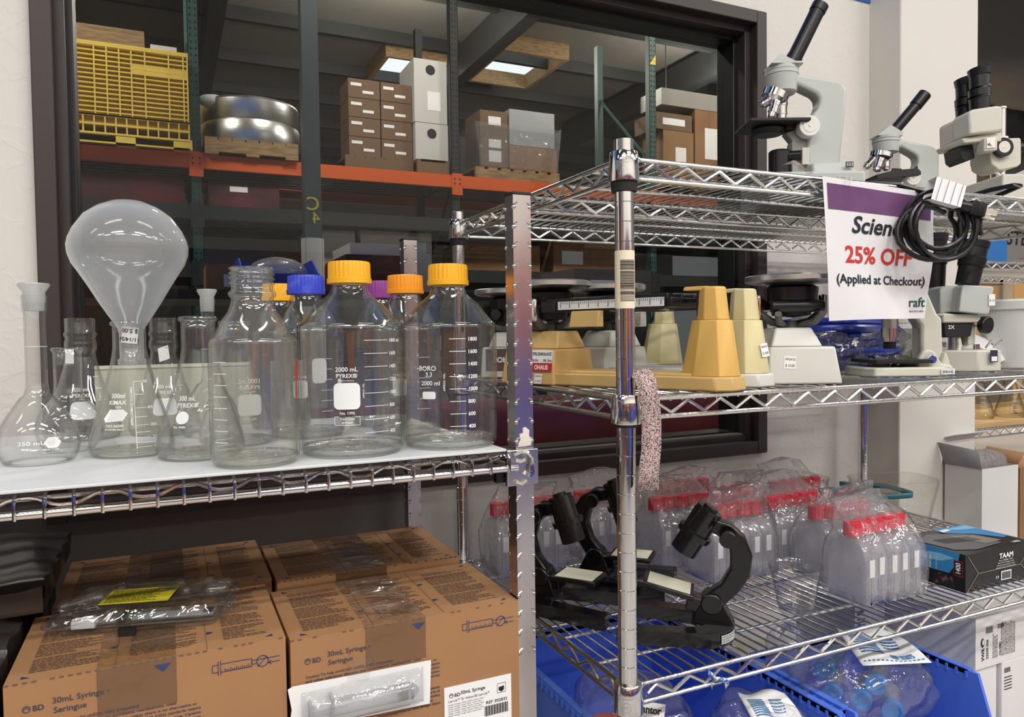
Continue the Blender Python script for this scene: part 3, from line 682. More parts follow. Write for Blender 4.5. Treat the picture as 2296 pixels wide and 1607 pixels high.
def ink_e500(g, rad):
    with Ink(g, rad, -.02, 1) as k:
        k.text('500 mL', .0078, 0, .0715); k.text('PYREX\u00ae', .0075, 0, .063); k.text('U S A', .003, 0, .059); k.rrect(-.013, .015, .032, .057, .006)
    with Ink(g, rad, .75, 1) as k: ticks(k, -.008, .006, [.058, .075, .092])
def ink_kimax(g, rad):
    with Ink(g, rad, -.45, 1) as k:
        k.text('500ml', .0078, 0, .074); k.text('KIMAX', .0072, 0, .066); k.text('USA', .004, .002, .0615)
        g.add([(-.014, 0, .049), (-.008, 0, .060), (.008, 0, .060), (.013, 0, .055), (.008, 0, .0465), (-.011, 0, .0445)], [(0, 5, 4, 3, 2, 1)])
        k.text('NO.26500', .0042, 0, .039); k.text('STOPPER NO.7', .003, 0, .035)
    with Ink(g, rad, .10, 1) as k:
        k.rect(-.0003, .0003, .012, .094, 1); k.text('APPROXIMATE VOLUMES', .0042, -.002, .040, 'l', rot=pi/2)
        for z, v in ((.0935, '500'), (.0775, ''), (.061, '400'), (.050, ''), (.040, '300'), (.0315, ''), (.025, '200'), (.019, ''), (.0135, '100')):
            k.rect(0, .013, z, z+.0005, 4)
            if v: k.text(v, .0052, .0145, z-.0015, 'l')
def ink_front(g, rad):
    with Ink(g, rad, -.50, 1) as k:
        k.text('500 mL', .0075, .003, .072); k.text('PYREX\u00ae', .0072, .004, .064)
        g.add([(0, 0, .052)]+[(.0075*cos(i*pi/8), 0, .052+.0075*sin(i*pi/8)) for i in range(16)], [(0, i+1, (i+1) % 16+1) for i in range(16)])
        k.text('No. 4980', .0034, -.002, .040)
    with Ink(g, rad, .5, 1) as k: ticks(k, -.006, .012, [.012, .017, .024])
e3, r3 = erlenmeyer('conical flask with price sticker behind the small round flask', -.1175, 1.275, .0525, .0192, .118, .178, ink_e500, 'roll')
sticker(e3, r3, -.75, .1225, .026, .021)
e4, r4 = erlenmeyer('conical flask holding the upturned cloudy flask', -.044, 1.069, .0500, .0195, .127, .169, ink_kimax)
e5, r5 = erlenmeyer('conical flask with tilted price sticker behind the upturned cloudy flask', -.006, 1.275, .0525, .0192, .118, .178, ink_e500, 'roll')
sticker(e5, r5, .02, .124, .026, .021, -.2)
e6, r6 = erlenmeyer('wide-rimmed conical flask left of the open threaded bottle', .035, 1.004, .0520, .0202, .125, .173, ink_front)
e7, r7 = erlenmeyer('conical flask seen through the open threaded bottle', .085, 1.10, .0500, .0195, .122, .169, None)
# volumetric flasks
def vol_flask(label, x, y, body, rn, zn, h, stop=True, ringz=None, ink=None, group='volumetric flasks on the white shelf'):
    t = thing('volumetric_flask', label, 'flask', (x, y, ZB), face(x, y), group)
    pr = body+[(rn*1.25, zn-.004), (rn*1.05, zn+.004), (rn, zn+.014), (rn, h-.03)]
    pr += [(rn, h-.022), (rn*1.12, h-.016), (rn*1.18, h)] if stop else [(rn, h-.006), (rn*1.14, h-.003), (rn*1.16, h-.001), (rn*1.1, h)]
    g = G(); shell(g, pr, .0015)
    rad = radf(pr)
    if ringz:
        with Ink(g, rad, 0, 1) as k: k.rect(-rad(.06)*pi, rad(.06)*pi, ringz, ringz+.0005, 24)
    if ink: ink(g, rad)
    g.obj('glass_body', [GLASS, WHITEINK], t, sharp=180)
    if stop:
        g = G(); g.lathe([(rn*.95, h-.018), (rn*1.08, h), (rn*1.02, h+.004), (rn*1.5, h+.0125), (rn*1.42, h+.015), (rn*.4, h+.0145)], 32, True, True); g.obj('stopper', FROST, t, sharp=60)
    return t
def ink_vf(g, rad):
    with Ink(g, rad, .32, 1) as k: g.add([(.0065*cos(i*pi/3), 0, .027+.0072*sin(i*pi/3)) for i in range(6)], [(0, 1, 2, 3, 4, 5)])
    with Ink(g, rad, -.25, 1) as k: k.text('250 mL', .0062, .002, .0255); k.text('A', .0085, -.026, .022, bold=.02); k.text('20\u00b0C', .003, 0, .020)
pear = [(.030, 0), (.038, .002), (.0425, .010), (.0444, .020), (.0435, .031), (.0395, .044), (.033, .056), (.025, .068), (.0185, .078)]
vol_flask('tall-necked flask with ground glass stopper at the left end of the shelf', -.144, 1.052, pear, .0115, .085, .200, True, .139, ink_vf)
vol_flask('stoppered flask whose neck rises behind the wide-rimmed conical flask', .0555, 1.202, [(r*.95, z) for r, z in pear], .0096, .085, .2045, True, .13, None)
bulb = [(.024, 0), (.030, .002), (.0370, .013), (.0400, .026), (.0395, .035), (.0360, .048), (.0290, .059), (.0225, .066)]
vol_flask('small round-bellied flask with plain open neck', -.121, 1.142, bulb, .0165, .072, .136, False, None, None)
# upturned cloudy plastic flask standing in the conical flask
zt = 1.5274-ZB
yy = [(1, 448), (34, 453), (64, 466), (90, 486), (110, 516), (119, 537), (122, 552), (120.5, 570), (113, 592), (100, 612), (82, 642), (62, 678), (46, 704), (34, 722), (27, 734), (25, 748), (25, 800), (29, 803), (29, 813), (25, 815)]
pr = sorted([(r/1742, zt-(y-448)/1742) for r, y in yy], key=lambda p: p[1])
t = thing('polymer_flask', 'upturned cloudy teardrop flask stuck neck first into a conical flask', 'flask', (-.0415, 1.069, ZB), face(-.044, 1.069))
g = G(); g.lathe(pr, 64); g.obj('cloudy_body', POLY, t, sharp=180)
sticker(t, lambda z: .0150, -.15, .152, .019, .021, .12, True)
# ------------------------------------------------------------------ cartons on the lower left shelf
BOXC = mat('syringe_carton', rgb(168, 124, 84), .75, bm=(40, .05), var=(4, rgb(156, 113, 75), .4, .7))
TAPEC = clear('packing_tape', tint=(.990, .983, .972), edge=(.97, .95, .92), refl=.05, rough=.10, bm=(20, .3))
CAUT = ["Caution To help avoid HIV (AIDS), HBV (Hepatitis)", "and other infectious diseases due to accidental needlesticks, used", "needles should not be recapped or removed, unless there is no alternative or",
        "such action is required by a specific medical procedure. OSHA (USA) standards require", "that recapping of needles must be performed using a one handed technique. Caution:", "Federal (USA) law restricts this device to sale by or on the order of a physician. Caution:",
        "Re-use may lead to infection or other illness/injury. Pharmaceutical products prepared into", "these syringes should be administered as soon as possible.", "", "Precauci\u00f3n Para ayudar a evitar el VIH (SIDA), HBV (Hepatitis) y otras enfermedades",
        "infecciosas debidas a pinchazos accidentales, las agujas usadas no deben encapucharse de", "nuevo ni retirarse, a menos que dicha acci\u00f3n sea requerida por un procedimiento m\u00e9dico", "espec\u00edfico. Precauci\u00f3n: La reutilizaci\u00f3n puede causar infecciones u otras",
        "enfermedades/lesiones. Los productos farmac\u00e9uticos preparados en estas jeringas deben", "ser administrados lo antes que sea posible.", "", "Para evitar a Infec\u00e7\u00e3o por VIH (SIDA), VHB (Hepatite) e outras doen\u00e7as", "por picadas de agulha acidentais, as agulhas usadas n\u00e3o devem ser"]
def logo(g, M_, s):
    """ring with rays, then BD"""
    n = 20; P = lambda r, a: tuple(M_ @ Vector((s*.5+r*cos(a), s*.36+r*sin(a), 0)))
    g.add([P(s*.46, 2*pi*i/n) for i in range(n)]+[P(s*.36, 2*pi*i/n) for i in range(n)], [(i, (i+1) % n, n+(i+1) % n, n+i) for i in range(n)])
    for k in range(7):
        a = pi*k/6; g.add([P(s*.10, a-.15), P(s*.32, a-.10), P(s*.32, a+.10), P(s*.10, a+.15)], [(0, 1, 2, 3)])
    g.text('BD', s, M_ @ T((s*1.15, 0, 0)), bold=.015)
def tri(g, x, y, z, s, d):
    pts = {'d': ((-1, .5), (1, .5), (0, -.5)), 'l': ((-.7, 0), (.6, .7), (.6, -.7)), 'r': ((.7, 0), (-.6, .7), (-.6, -.7)), 'c': ((-.8, -.5), (.8, -.5), (.8, .7)), 'e': ((-.8, .7), (-.8, -.5), (.8, -.5))}[d]
    return [(x+a*s, y+b*s) for a, b in pts]
def syringe_box(label, x0, x1, y0, y1, z0, z1, full=True):
    t = thing('syringe_carton', label, 'box', (x0, y0, z0), 0, 'syringe cartons on the left rack')
    w, d, h = x1-x0, y1-y0, z1-z0
    g = G(); g.box(0, w, 0, d, 0, h)
    g.mi = 1; e = .0006
    FM = T((0, -e, h)) @ RX(pi/2)        # x right, y up from the top edge
    # front print
    if full:
        logo(g, FM @ T((.015, -.030, 0)), .0078)
        g.text('30mL Syringe \u2022', .0085, FM @ T((.041, -.026, 0)), bold=.008); g.text('Seringue', .0085, FM @ T((.042, -.036, 0)), bold=.008)
        for i, L in enumerate(CAUT):
            if L: g.text(L, .0044, FM @ T((.016, -.047-i*.0050, 0)), bold=.012, fitw=min(.0021*len(L), .163))
        def ln(xa, ya, xb, yb, tk=.0007):
            dx, dy = xb-xa, yb-ya; L = sqrt(dx*dx+dy*dy); nx, ny = -dy/L*tk/2, dx/L*tk/2
            g.add([FM @ Vector(p) for p in ((xa-nx, ya-ny, 0), (xb-nx, yb-ny, 0), (xb+nx, yb+ny, 0), (xa+nx, ya+ny, 0))], [(0, 1, 2, 3)])
        g.mi = 2; u = w-.078; v = -.022
        for a in ((u, v-.004, u, v+.004), (u, v-.004, u+.006, v-.004), (u, v+.004, u+.006, v+.004), (u+.006, v-.008, u+.006, v+.008), (u+.0085, v-.008, u+.0085, v+.008), (u+.0085, v+.0045, u+.041, v+.0045), (u+.0085, v-.0045, u+.041, v-.0045), (u+.041, v-.0045, u+.041, v+.0045),
                  (u+.041, v+.002, u+.066, v+.002), (u+.041, v-.002, u+.046, v-.002), (u+.058, v-.0035, u+.071, v-.0035), (u+.066, v+.002, u+.071, v+.002), (u+.047, v-.006, u+.057, v+.004), (u+.059, v-.0035, u+.062, v-.001), (u+.059, v-.0035, u+.062, v-.006)): ln(*a)
        for k in range(14): ln(u+.013+k*.002, v-.0045, u+.013+k*.002, v-.0045+(.004 if k % 3 == 0 else .0025), .0006)
        n = 20; P = lambda r, a: FM @ Vector((u+.0525+r*cos(a), v-.0005+r*sin(a), 0))
        g.add([P(.0066, 2*pi*i/n) for i in range(n)]+[P(.0057, 2*pi*i/n) for i in range(n)], [(i, (i+1) % n, n+(i+1) % n, n+i) for i in range(n)])
        g.add([FM @ Vector((a, b, 0)) for a, b in tri(g, w*.53, -.010, 0, .0085, 'd')], [(0, 1, 2)])
    # top print: blocks of fine lines and registration triangles
    rnd = random.Random(int(x0*1000+y0*77)); zt_ = h+e
    for bx0, bx1 in ((.018, .082), (.110, .178), (.205, w-.018)):
        g.mi = 3; y = .022; row = 0
        while y < d-.022:
            x = bx0; end = bx1-rnd.random()**3*.03
            while x < end:
                l = .002+rnd.random()*.007; g.add([(x, y, zt_), (min(x+l, end), y, zt_), (min(x+l, end), y+.0017, zt_), (x, y+.0017, zt_)], [(0, 1, 2, 3)]); x += l+.0012
            y += .0042 if row % 9 != 8 else .008; row += 1
    g.mi = 2
    for x, y, s_, k in ((.017, .012, .005, 'e'), (w-.017, .012, .005, 'c'), (.094, .055, .006, 'l'), (.094, .125, .006, 'l'), (.192, .05, .006, 'r'), (.192, .115, .006, 'r'), (.017, d-.012, .005, 'e'), (w-.017, d-.012, .005, 'c')):
        g.add([(a, b, zt_) for a, b in tri(g, x, y, 0, s_, k)], [(0, 1, 2)])
    # score lines where the flaps fold
    g.mi = 4
    for k in range(34):
        if rnd.random() < .7: g.box(w*k/34, w*k/34+.0045, -.0004, .0004, h-.0012, h+.0004)
    for xx in (.098, .187): g.box(xx-.0003, xx+.0003, .004, d-.004, h, h+.0004)
    g.obj('carton_body', [BOXC, mat('print_grey_blue', rgb(62, 60, 78), .7) if 'print_grey_blue' not in bpy.data.materials else bpy.data.materials['print_grey_blue'], BLUEINK,
                          mat('faint_print', rgb(96, 76, 66), .75) if 'faint_print' not in bpy.data.materials else bpy.data.materials['faint_print'], CARDD], t, bev=.0)
    g = G(); g.box(w*.30, w*.30+.075, -.0010, .0, h-.05, h+.0012); g.box(w*.30, w*.30+.075, 0, d, h+.0007, h+.0012)
    g.obj('packing_tape', TAPEC, t)
    return t
ZS = .8325
bxa = syringe_box('front right syringe carton with a blister pack taped on its face', .1185, .4065, .868, 1.048, ZS, 1.003)
bxb = syringe_box('front left syringe carton under the clear clamshell kit', -.156, .1135, .868, 1.068, ZS, 1.009)
syringe_box('back right syringe carton against the notched rear post', .131, .4025, 1.074, 1.275, ZS, 1.007, False)
syringe_box('back left syringe carton behind the clamshell kit', -.142, .126, 1.095, 1.315, ZS, 1.008, False)
# shipping label on the front right carton
g = G(); e = -.0012; w, h = .288, .1705
def lab(x0, x1, z0, z1): g.add([(x0, e, z0), (x1, e, z0), (x1, e, z1), (x0, e, z1)], [(0, 1, 2, 3)])
g.box(.184, .276, e, -.0002, h-.165, h-.094); g.mi = 1; e = -.0016
LM = T((0, e, h)) @ RX(pi/2)
logo(g, LM @ T((.190, -.1075, 0)), .0062); g.text('30mL Syringe', .0062, LM @ T((.2055, -.1060, 0)), bold=.012)
g.text('Luer-Lok\u2122 Tip \u2022 Embout BD Luer-Lok\u2122', .0046, LM @ T((.189, -.1135, 0)), fitw=.056)
for i in range(6): g.text('Syringe \u2022 Seringue \u2022 Siringa \u2022 Spritze \u2022 Sprutja \u2022 Spuit', .0023, LM @ T((.189, -.1175-i*.0028, 0)), fitw=.048-.003*(i % 2))
g.text('REF 302832', .0056, LM @ T((.240, -.1265, 0)), bold=.01, fitw=.030)
for k in range(26): lab(.238+k*.00128, .238+k*.00128+(.0009 if k % 3 else .0005), h-.142, h-.129)
for a in ((.256, .268, -.1155, -.115), (.256, .268, -.1035, -.103), (.256, .2564, -.1155, -.103), (.2676, .268, -.1155, -.103)): lab(a[0], a[1], h+a[2], h+a[3])
g.add([(.258, e, h-.112), (.262, e, h-.1145), (.2655, e, h-.112), (.2655, e, h-.107), (.258, e, h-.108)], [(0, 1, 2, 3, 4)])
tag(g.obj('shipping_label', [PAPER, BLACKINK], bxa), 'white label with barcode and number')
# syringe in its peel pack, taped to the carton
t = thing('syringe_packet', 'white peel pack with a syringe taped to the front right carton', 'packet', (.2005, .8665, .925))
g = G(); pl = [(-.0875, -.027), (-.081, -.0245), (.082, -.029), (.0845, .0245), (-.081, .0265), (-.0865, .024), (-.0825, .0)]
g.loft([[(a, -.0030, b) for a, b in pl], [(a, -.0016, b) for a, b in pl]]); g.obj('backing_sheet', PAPER, t)
BLIS = clear('blister_film', tint=(.96, .965, .97), edge=(.8, .82, .84), refl=.10, rough=.08, milk=.12, milkcol=(.95, .96, .97), bm=(28, .5))
g = G()
def dome(u, v):
    x = -.072+.146*u; s_ = (1-abs(2*v-1)**3)*min(1, min(u, 1-u)*9+.0)**.5
    return (x, -.0032-.0215*s_*(1 if u < .86 else .75), (-.022+.043*v)*(1 if u > .3 else .92)-.002)
g.grid(dome, 40, 16); g.obj('blister_dome', BLIS, t, sharp=180)
g = G(); g.cyl((-.038, -.0135, -.002), (.056, -.0135, -.002), .0098, n=24); g.cyl((.056, -.0135, -.002), (.064, -.0135, -.002), .0098, .003, n=24); g.cyl((-.062, -.0135, -.002), (-.038, -.0135, -.002), .006, n=12)
g.box(-.041, -.038, -.0235, -.0045, -.017, .013); g.box(-.065, -.062, -.022, -.005, -.013, .009)
g.obj('syringe_barrel', clear('syringe_plastic', tint=(.85, .86, .88), edge=(.6, .62, .65), milk=.4, milkcol=(.88, .89, .9)), t)
g = G(); g.cyl((.040, -.0135, -.002), (.045, -.0135, -.002), .0094, n=24); g.cyl((.0475, -.0135, -.002), (.0495, -.0135, -.002), .0094, n=24); g.cyl((.0435, -.0135, -.002), (.048, -.0135, -.002), .0075, n=24); g.obj('plunger_seal', BLACKP, t)
g = G(); g.loft([[(-.018, -.0034, .020), (.006, -.0034, .016), (.011, -.0034, .042), (-.016, -.0034, .047)], [(-.018, -.0030, .020), (.006, -.0030, .016), (.011, -.0006, .042), (-.016, -.0006, .047)]]); g.obj('clear_tape', TAPEC, t)
# clamshell kit lying on the cartons
CLAM = clear('clamshell_film', tint=(.985, .987, .985), edge=(.80, .82, .81), refl=.10, milk=.03, rough=.05, bm=(16, .5), power=2.2)
t = thing('clamshell_kit', 'clear clamshell pack with yellow card and syringes lying on the left carton', 'package', (-.029, 1.015, 1.0096), radians(-15))
def rr(x0, x1, y0, y1, r, z, n=5):
    return [(cx+r*cos(a+k*pi/2/n), cy+r*sin(a+k*pi/2/n), z) for cx, cy, a in ((x1-r, y1-r, 0), (x0+r, y1-r, pi/2), (x0+r, y0+r, pi), (x1-r, y0+r, 1.5*pi)) for k in range(n+1)]
g = G(); g.loft([rr(-.088, .088, -.052, .052, .014, .0), rr(-.092, .092, -.056, .056, .016, .010), rr(-.102, .102, -.065, .065, .018, .011), rr(-.102, .102, -.065, .065, .018, .013), rr(-.091, .091, -.055, .055, .016, .0145), rr(-.086, .086, -.050, .050, .014, .024)], True, True)
g.obj('clear_shell', CLAM, t, sharp=40)
for x, y, L, a in ((.052, .025, .038, 1.0), (.02, .028, .03, 1.1), (.078, .03, .018, .2), (.078, .008, .016, .2), (-.055, .02, .04, .9), (-.075, -.005, .04, .7)):
    dx, dy = L/2*cos(a), L/2*sin(a); g = G(); g.cyl((x-dx, y-dy, .023), (x+dx, y+dy, .023), .0075, n=12); g.sph((x-dx, y-dy, .023), .0075, n=12, m=6); g.sph((x+dx, y+dy, .023), .0075, n=12, m=6); g.obj('moulded_lump', CLAM, t, sharp=60)
g = G(); g.add([(-.048, -.030, .0255), (.030, -.030, .0255), (.030, .024, .0255), (-.048, .024, .0255)], [(0, 1, 2, 3)]); g.mi = 1
rnd = random.Random(3)
for i in range(9):
    x = -.044; y = .016-i*.005
    while x < .002+rnd.random()*.014: l = .002+rnd.random()*.006; g.add([(x, y, .0258), (x+l, y, .0258), (x+l, y+.0022, .0258), (x, y+.0022, .0258)], [(0, 1, 2, 3)]); x += l+.001
g.mi = 2; g.add([(.016, .010, .0258), (.028, .010, .0258), (.028, .020, .0258), (.016, .020, .0258)], [(0, 1, 2, 3)])
g.obj('yellow_card', [mat('yellow_card', rgb(214, 202, 40), .6), mat('olive_print', rgb(92, 88, 30), .7), mat('grey_print', rgb(150, 150, 140), .7)], t)
g = G()
for i in range(5): g.cyl((-.005, -.034-i*.0035, .012), (.086, -.034-i*.0035, .012), .0024, n=8)
g.cyl((-.052, -.042, .010), (-.024, -.042, .010), .004, n=10); g.obj('syringe_tubes', clear('thin_tube', tint=(.8, .82, .84), edge=(.4, .42, .45), milk=.25, refl=.12), t)
for b in ((-.020, -.014, -.046, -.032, .008, .016), (.074, .084, -.046, -.034, .008, .016), (-.014, .004, -.0675, -.062, -.0002, .009)):
    g = G(); g.box(*b); g.obj('black_clip', BLACKP, t)
g = G(); g.box(-.07, -.045, -.050, -.035, .006, .014); g.obj('white_insert', PAPER, t)
# black film wrapped slabs at the far left
BFILM = mat('black_film', rgb(48, 46, 46), .25, bm=(22, .5), stretch=(1, .5, 1)); BROWNF = mat('brown_film', rgb(78, 64, 56), .3, bm=(26, .6))
def slab(label, x0, x1, y0, y1, z0, z1, seed):
    rnd = random.Random(seed); g = G(); nx = 12
    top = lambda x, y: z1+.003*sin(x*60+y*20+seed)+.002*sin(y*90)
    ring = [];
    g.grid(lambda u, v: (x0+(x1-x0)*u+(.0035*sin(v*31+seed) if u > .99 else 0), y0+(y1-y0)*v, top(x0+(x1-x0)*u, y0+(y1-y0)*v)-(.004 if u > .97 or v < .02 else 0)), 16, 20)
    n = 24
    g.grid(lambda u, v: (x1+.0035*sin(u*31+seed)*v+.003*sin(u*50)*(1-v)*v*4, y0+(y1-y0)*u, z0+(top(x1, y0+(y1-y0)*u)-.004-z0)*v), n, 6)
    g.mi = 1; g.grid(lambda u, v: (x0+(x1-x0)*u, y0+.002*sin(u*40), z0+(top(x0+(x1-x0)*u, y0)-.004-z0)*v), 16, 6)
    g.mi = 0; g.box(x0, x1-.004, y0+.004, y1, z0, z1-.012)
    return tag(g.obj('wrapped_slab', [BFILM, BROWNF], sharp=50), label, 'bundle', 'film wrapped slabs at the left edge')
slab('upper of two black film wrapped slabs at the left edge', -.52, -.1445, 1.045, 1.33, 1.021, 1.056, 1)
slab('lower of two black film wrapped slabs at the left edge', -.52, -.166, .872, 1.33, ZS, 1.019, 4)
# charcoal sheet behind the cartons, under the window
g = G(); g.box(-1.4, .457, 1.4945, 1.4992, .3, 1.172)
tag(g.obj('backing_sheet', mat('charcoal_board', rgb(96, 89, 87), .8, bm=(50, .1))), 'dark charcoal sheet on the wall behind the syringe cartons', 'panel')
# ------------------------------------------------------------------ right chrome wire rack
RX0, RX1, RY0, RY1 = .545, 1.715, .822, 1.430
rr_ = thing('wire_shelving_rack', 'long chrome wire rack with round posts holding balances and microscopes', 'rack', (0, 0, 0))
LEVELS = (1.580, 1.265, .881, .52)
def round_post(x, y, z1):
    pr = [(.0127, 0)]; z = .30
    while z < z1-.02:
        pr += [(.0127, z-.0008), (.0121, z-.0002), (.0121, z+.0002), (.0127, z+.0008)]; z += .0254
    pr += [(.0127, z1), (.0115, z1+.0005)]
    g = G(); g.M = T((x, y, 0)); g.lathe(pr, 32, True, True)
    p = g.obj('post', CHROME, rr_, sharp=30)
    return p
posts = {}
for x in (RX0, RX1):
    for y in (RY0, RY1): posts[(x, y)] = round_post(x, y, 1.600)
p0 = posts[(RX0, RY0)]
g = G(); g.M = T((RX0, RY0, 0)); g.sph((.004, .002, 1.6005), .0085, (1, 1, .25)); g.obj('end_plug', BLACKM, p0)
# barcode sticker wrapped on the front post
g = G()
with Ink(g, lambda z: .0127, -.56, 0, .0004, (RX0, RY0)) as k:
    k.rect(-.021, .021, 1.3815, 1.4565, 12)
with Ink(g, lambda z: .0127, -.56, 1, .0007, (RX0, RY0)) as k:
    rnd = random.Random(5); z = 1.391
    while z < 1.444:
        h = rnd.choice((.0004, .0006, .0009, .0014)); k.rect(-.006, .0145, z, z+h, 8); z += h+rnd.choice((.0005, .0007, .0012))
g.obj('barcode_sticker', [mat('cream_sticker', rgb(238, 224, 196), .6), BLACKINK], p0, sharp=180)
def truss(g, pa, pb, zt, zb, per, r=.0026, inset=.02):
    pa = Vector(pa); pb = Vector(pb); L = (pb-pa).length; d = (pb-pa)/L; pts = []; s_ = inset; up = False
    pts.append(tuple(pa+d*s_+Vector((0, 0, zt-.011)))); s_ += per*.25
    while s_ < L-inset:
        z = zt if up is False else zb; sg = -1 if z == zt else 1
        pts += [tuple(pa+d*(s_-.0035)+Vector((0, 0, z+sg*.0030))), tuple(pa+d*s_+Vector((0, 0, z+sg*.0012))), tuple(pa+d*(s_+.0035)+Vector((0, 0, z+sg*.0030)))]
        up = not up; s_ += per/2
    g.tube(pts, r, 6)
def wire_shelf(zt, detail=True):
    zu, zl = zt-.0035, zt-.0285
    g = G()
    for y in (RY0, RY1):
        for z in (zu, zl): g.cyl((RX0+.014, y, z), (RX1-.014, y, z), .0034, n=10)
    for x in (RX0, RX1):
        for z in (zu, zl): g.cyl((x, RY0+.014, z), (x, RY1-.014, z), .0034, n=10)
    sh = g.obj('shelf', WIRE, rr_)
    g = G(); x = RX0+.014
    while x < RX1-.01:
        g.tube([(x, RY0+.001, zt-.008), (x, RY0+.002, zt-.002), (x, RY0+.006, zt-.0005), (x, RY1-.006, zt-.0005), (x, RY1-.002, zt-.002), (x, RY1-.001, zt-.008)], .0017, 6); x += .0196
    for y in (.905, 1.005, 1.105, 1.205, 1.315): g.cyl((RX0, y, zt-.0050), (RX1, y, zt-.0050), .0028, n=8)
    g.cyl((RX0, 1.105, zl), (RX1, 1.105, zl), .0028, n=8)
    g.obj('deck_wires', WIRE, sh)
    for pa, pb in (((RX0+.012, RY0, 0), (RX1-.012, RY0, 0)), ((RX0+.012, RY1, 0), (RX1-.012, RY1, 0)), ((RX0+.012, 1.105, 0), (RX1-.012, 1.105, 0)), ((RX0, RY0+.012, 0), (RX0, RY1-.012, 0)), ((RX1, RY0+.012, 0), (RX1, RY1-.012, 0))):
        g = G(); truss(g, pa, pb, zu-.0035, zl+.0035, .0555); g.obj('truss_wire', WIRE, sh)
    for (x, y) in posts:
        g = G(); g.M = T((x, y, zt)); a0 = atan2(-x, y)
        g.lathe([(.0129, .0045), (.0172, .0045), (.0185, .003), (.0192, -.010), (.0205, -.033), (.0202, -.0345), (.0129, -.0345)], 32)
        if y == RY0:
            g.M = Matrix()
            with Ink(g, lambda z: .0198, a0-.10, 0, .0006, (x, y)) as k:
                n = 24
                g.add([(.0068*cos(2*pi*i/n), 0, zt-.0225+.0068*sin(2*pi*i/n)) for i in range(n)]+[(.0060*cos(2*pi*i/n), 0, zt-.0225+.0060*sin(2*pi*i/n)) for i in range(n)], [(i, (i+1) % n, n+(i+1) % n, n+i) for i in range(n)])
                k.text('NSF', .0058, 0, zt-.0245, bold=.02); k.text('EQUIPMENT', .003, .002, zt-.0125); k.text('NSF-ANSI', .003, .002, zt-.008)
        c = g.obj('corner_collar', CHROME, sh, sharp=40)
        g = G(); g.M = T((x, y, zt)); g.lathe([(.0129, -.034), (.0175, -.0345), (.0165, -.047 if zt > 1.5 else -.0385), (.0129, -.048 if zt > 1.5 else -.0395)], 28); g.obj('plastic_sleeve', BLACKM, c)
        g = G()
        for z in (zu, zl):
            sx = 1 if x == RX0 else -1; sy = 1 if y == RY0 else -1
            g.sph((x+sx*.0205, y, z), .0052, (.9, 1, 1), 10, 6); g.sph((x, y+sy*.0205, z), .0052, (1, .9, 1), 10, 6)
        g.obj('weld_bead', WIRE, c)
    return sh
shelves = [wire_shelf(z) for z in LEVELS]
# torn blue wrapper caught on the front of the low shelf
g = G()
for (xa, za, xb, zb, w) in ((.675, .874, .688, .862, .004), (.688, .862, .700, .858, .003), (.700, .858, .710, .852, .004), (.683, .868, .680, .850, .002), (.712, .853, .704, .848, .004)):
    g.add([(xa, RY0-.005, za-w), (xb, RY0-.007, zb-w), (xb, RY0-.005, zb+w), (xa, RY0-.0065, za+w)], [(0, 1, 2, 3)]); 
tag(g.obj('tape_scrap', mat('blue_white_tape', rgb(60, 110, 190), .5, var=(120, rgb(225, 225, 222), .45, .55)), solid=.0006), 'torn blue and white tape caught on the front rail of the lowest visible shelf', 'tape')

# ------------------------------------------------------------------ drawing helper for profile-shaped instruments
IMGZ = -radians(24.8629)
class PFr:
    """drawing sheet in arbitrary units: (u, v) -> local x, z in metres"""
    def __init__(s, cu, cv, sc): s.cu, s.cv, s.sc = cu, cv, sc
    def __call__(s, u, v): return ((u-s.cu)/s.sc, (s.cv-v)/s.sc)
    def plate(s, g, pts, y0, y1):
        P = [s(*p) for p in pts]; g.loft([[(x, y0, z) for x, z in P], [(x, y1, z) for x, z in P]]); return g
    def rod(s, g, a, b, r0, r1=None, y=0, n=20):
        (xa, za), (xb, zb) = s(*a), s(*b); g.cyl((xa, y, za), (xb, y, zb), r0/s.sc, (r1 if r1 is not None else r0)/s.sc, n=n); return g
    def pt(s, u, v, y=0): x, z = s(u, v); return (x, y, z)
GREY = mat('instrument_grey', rgb(186, 190, 184), .42); GREYD = mat('instrument_grey_dark', rgb(168, 170, 164), .45)
IVORY = mat('instrument_ivory', rgb(206, 203, 190), .42); ALU = mat('turned_aluminium', (.72, .72, .71, 1), .25, 1.0, bm=(90, .15))
LENS = mat('lens_glass', rgb(30, 34, 44), .05)
def objective(t, f, a, b, r, y=0, ring=None):
    (xa, za), (xb, zb) = f(*a), f(*b); va = Vector((xa, y, za)); d = Vector((xb, y, zb))-va
    g = G(); s_ = 1/f.sc
    for u0, u1, k0, k1 in ((0, .22, 1.12, 1.12), (.22, .60, 1, 1), (.60, .66, 1.06, 1.06), (.66, .92, .92, .88), (.92, 1, .62, .5)): g.cyl(va+d*u0, va+d*u1, r*s_*k0, r*s_*k1, n=20)
    o = g.obj('objective', CHROME, t)
    if ring:
        g = G(); g.cyl(va+d*.70, va+d*.76, r*s_*.97, n=20); g.obj('colour_ring', ring, o)
def knob(t, name, c, r, d, m, ins=None, n=32):
    g = G(); g.cyl((c[0], c[1], c[2]), (c[0], c[1]-d, c[2]), r, n=n); k = g.obj(name, m, t, bev=.001)
    if ins: g = G(); g.cyl((c[0], c[1]-d-.0006, c[2]), (c[0], c[1]-d, c[2]), r*.62, n=n); g.cyl((c[0], c[1]-d-.002, c[2]), (c[0], c[1]-d, c[2]), r*.12, n=10); g.obj('knob_cap', ins, k)
    return k
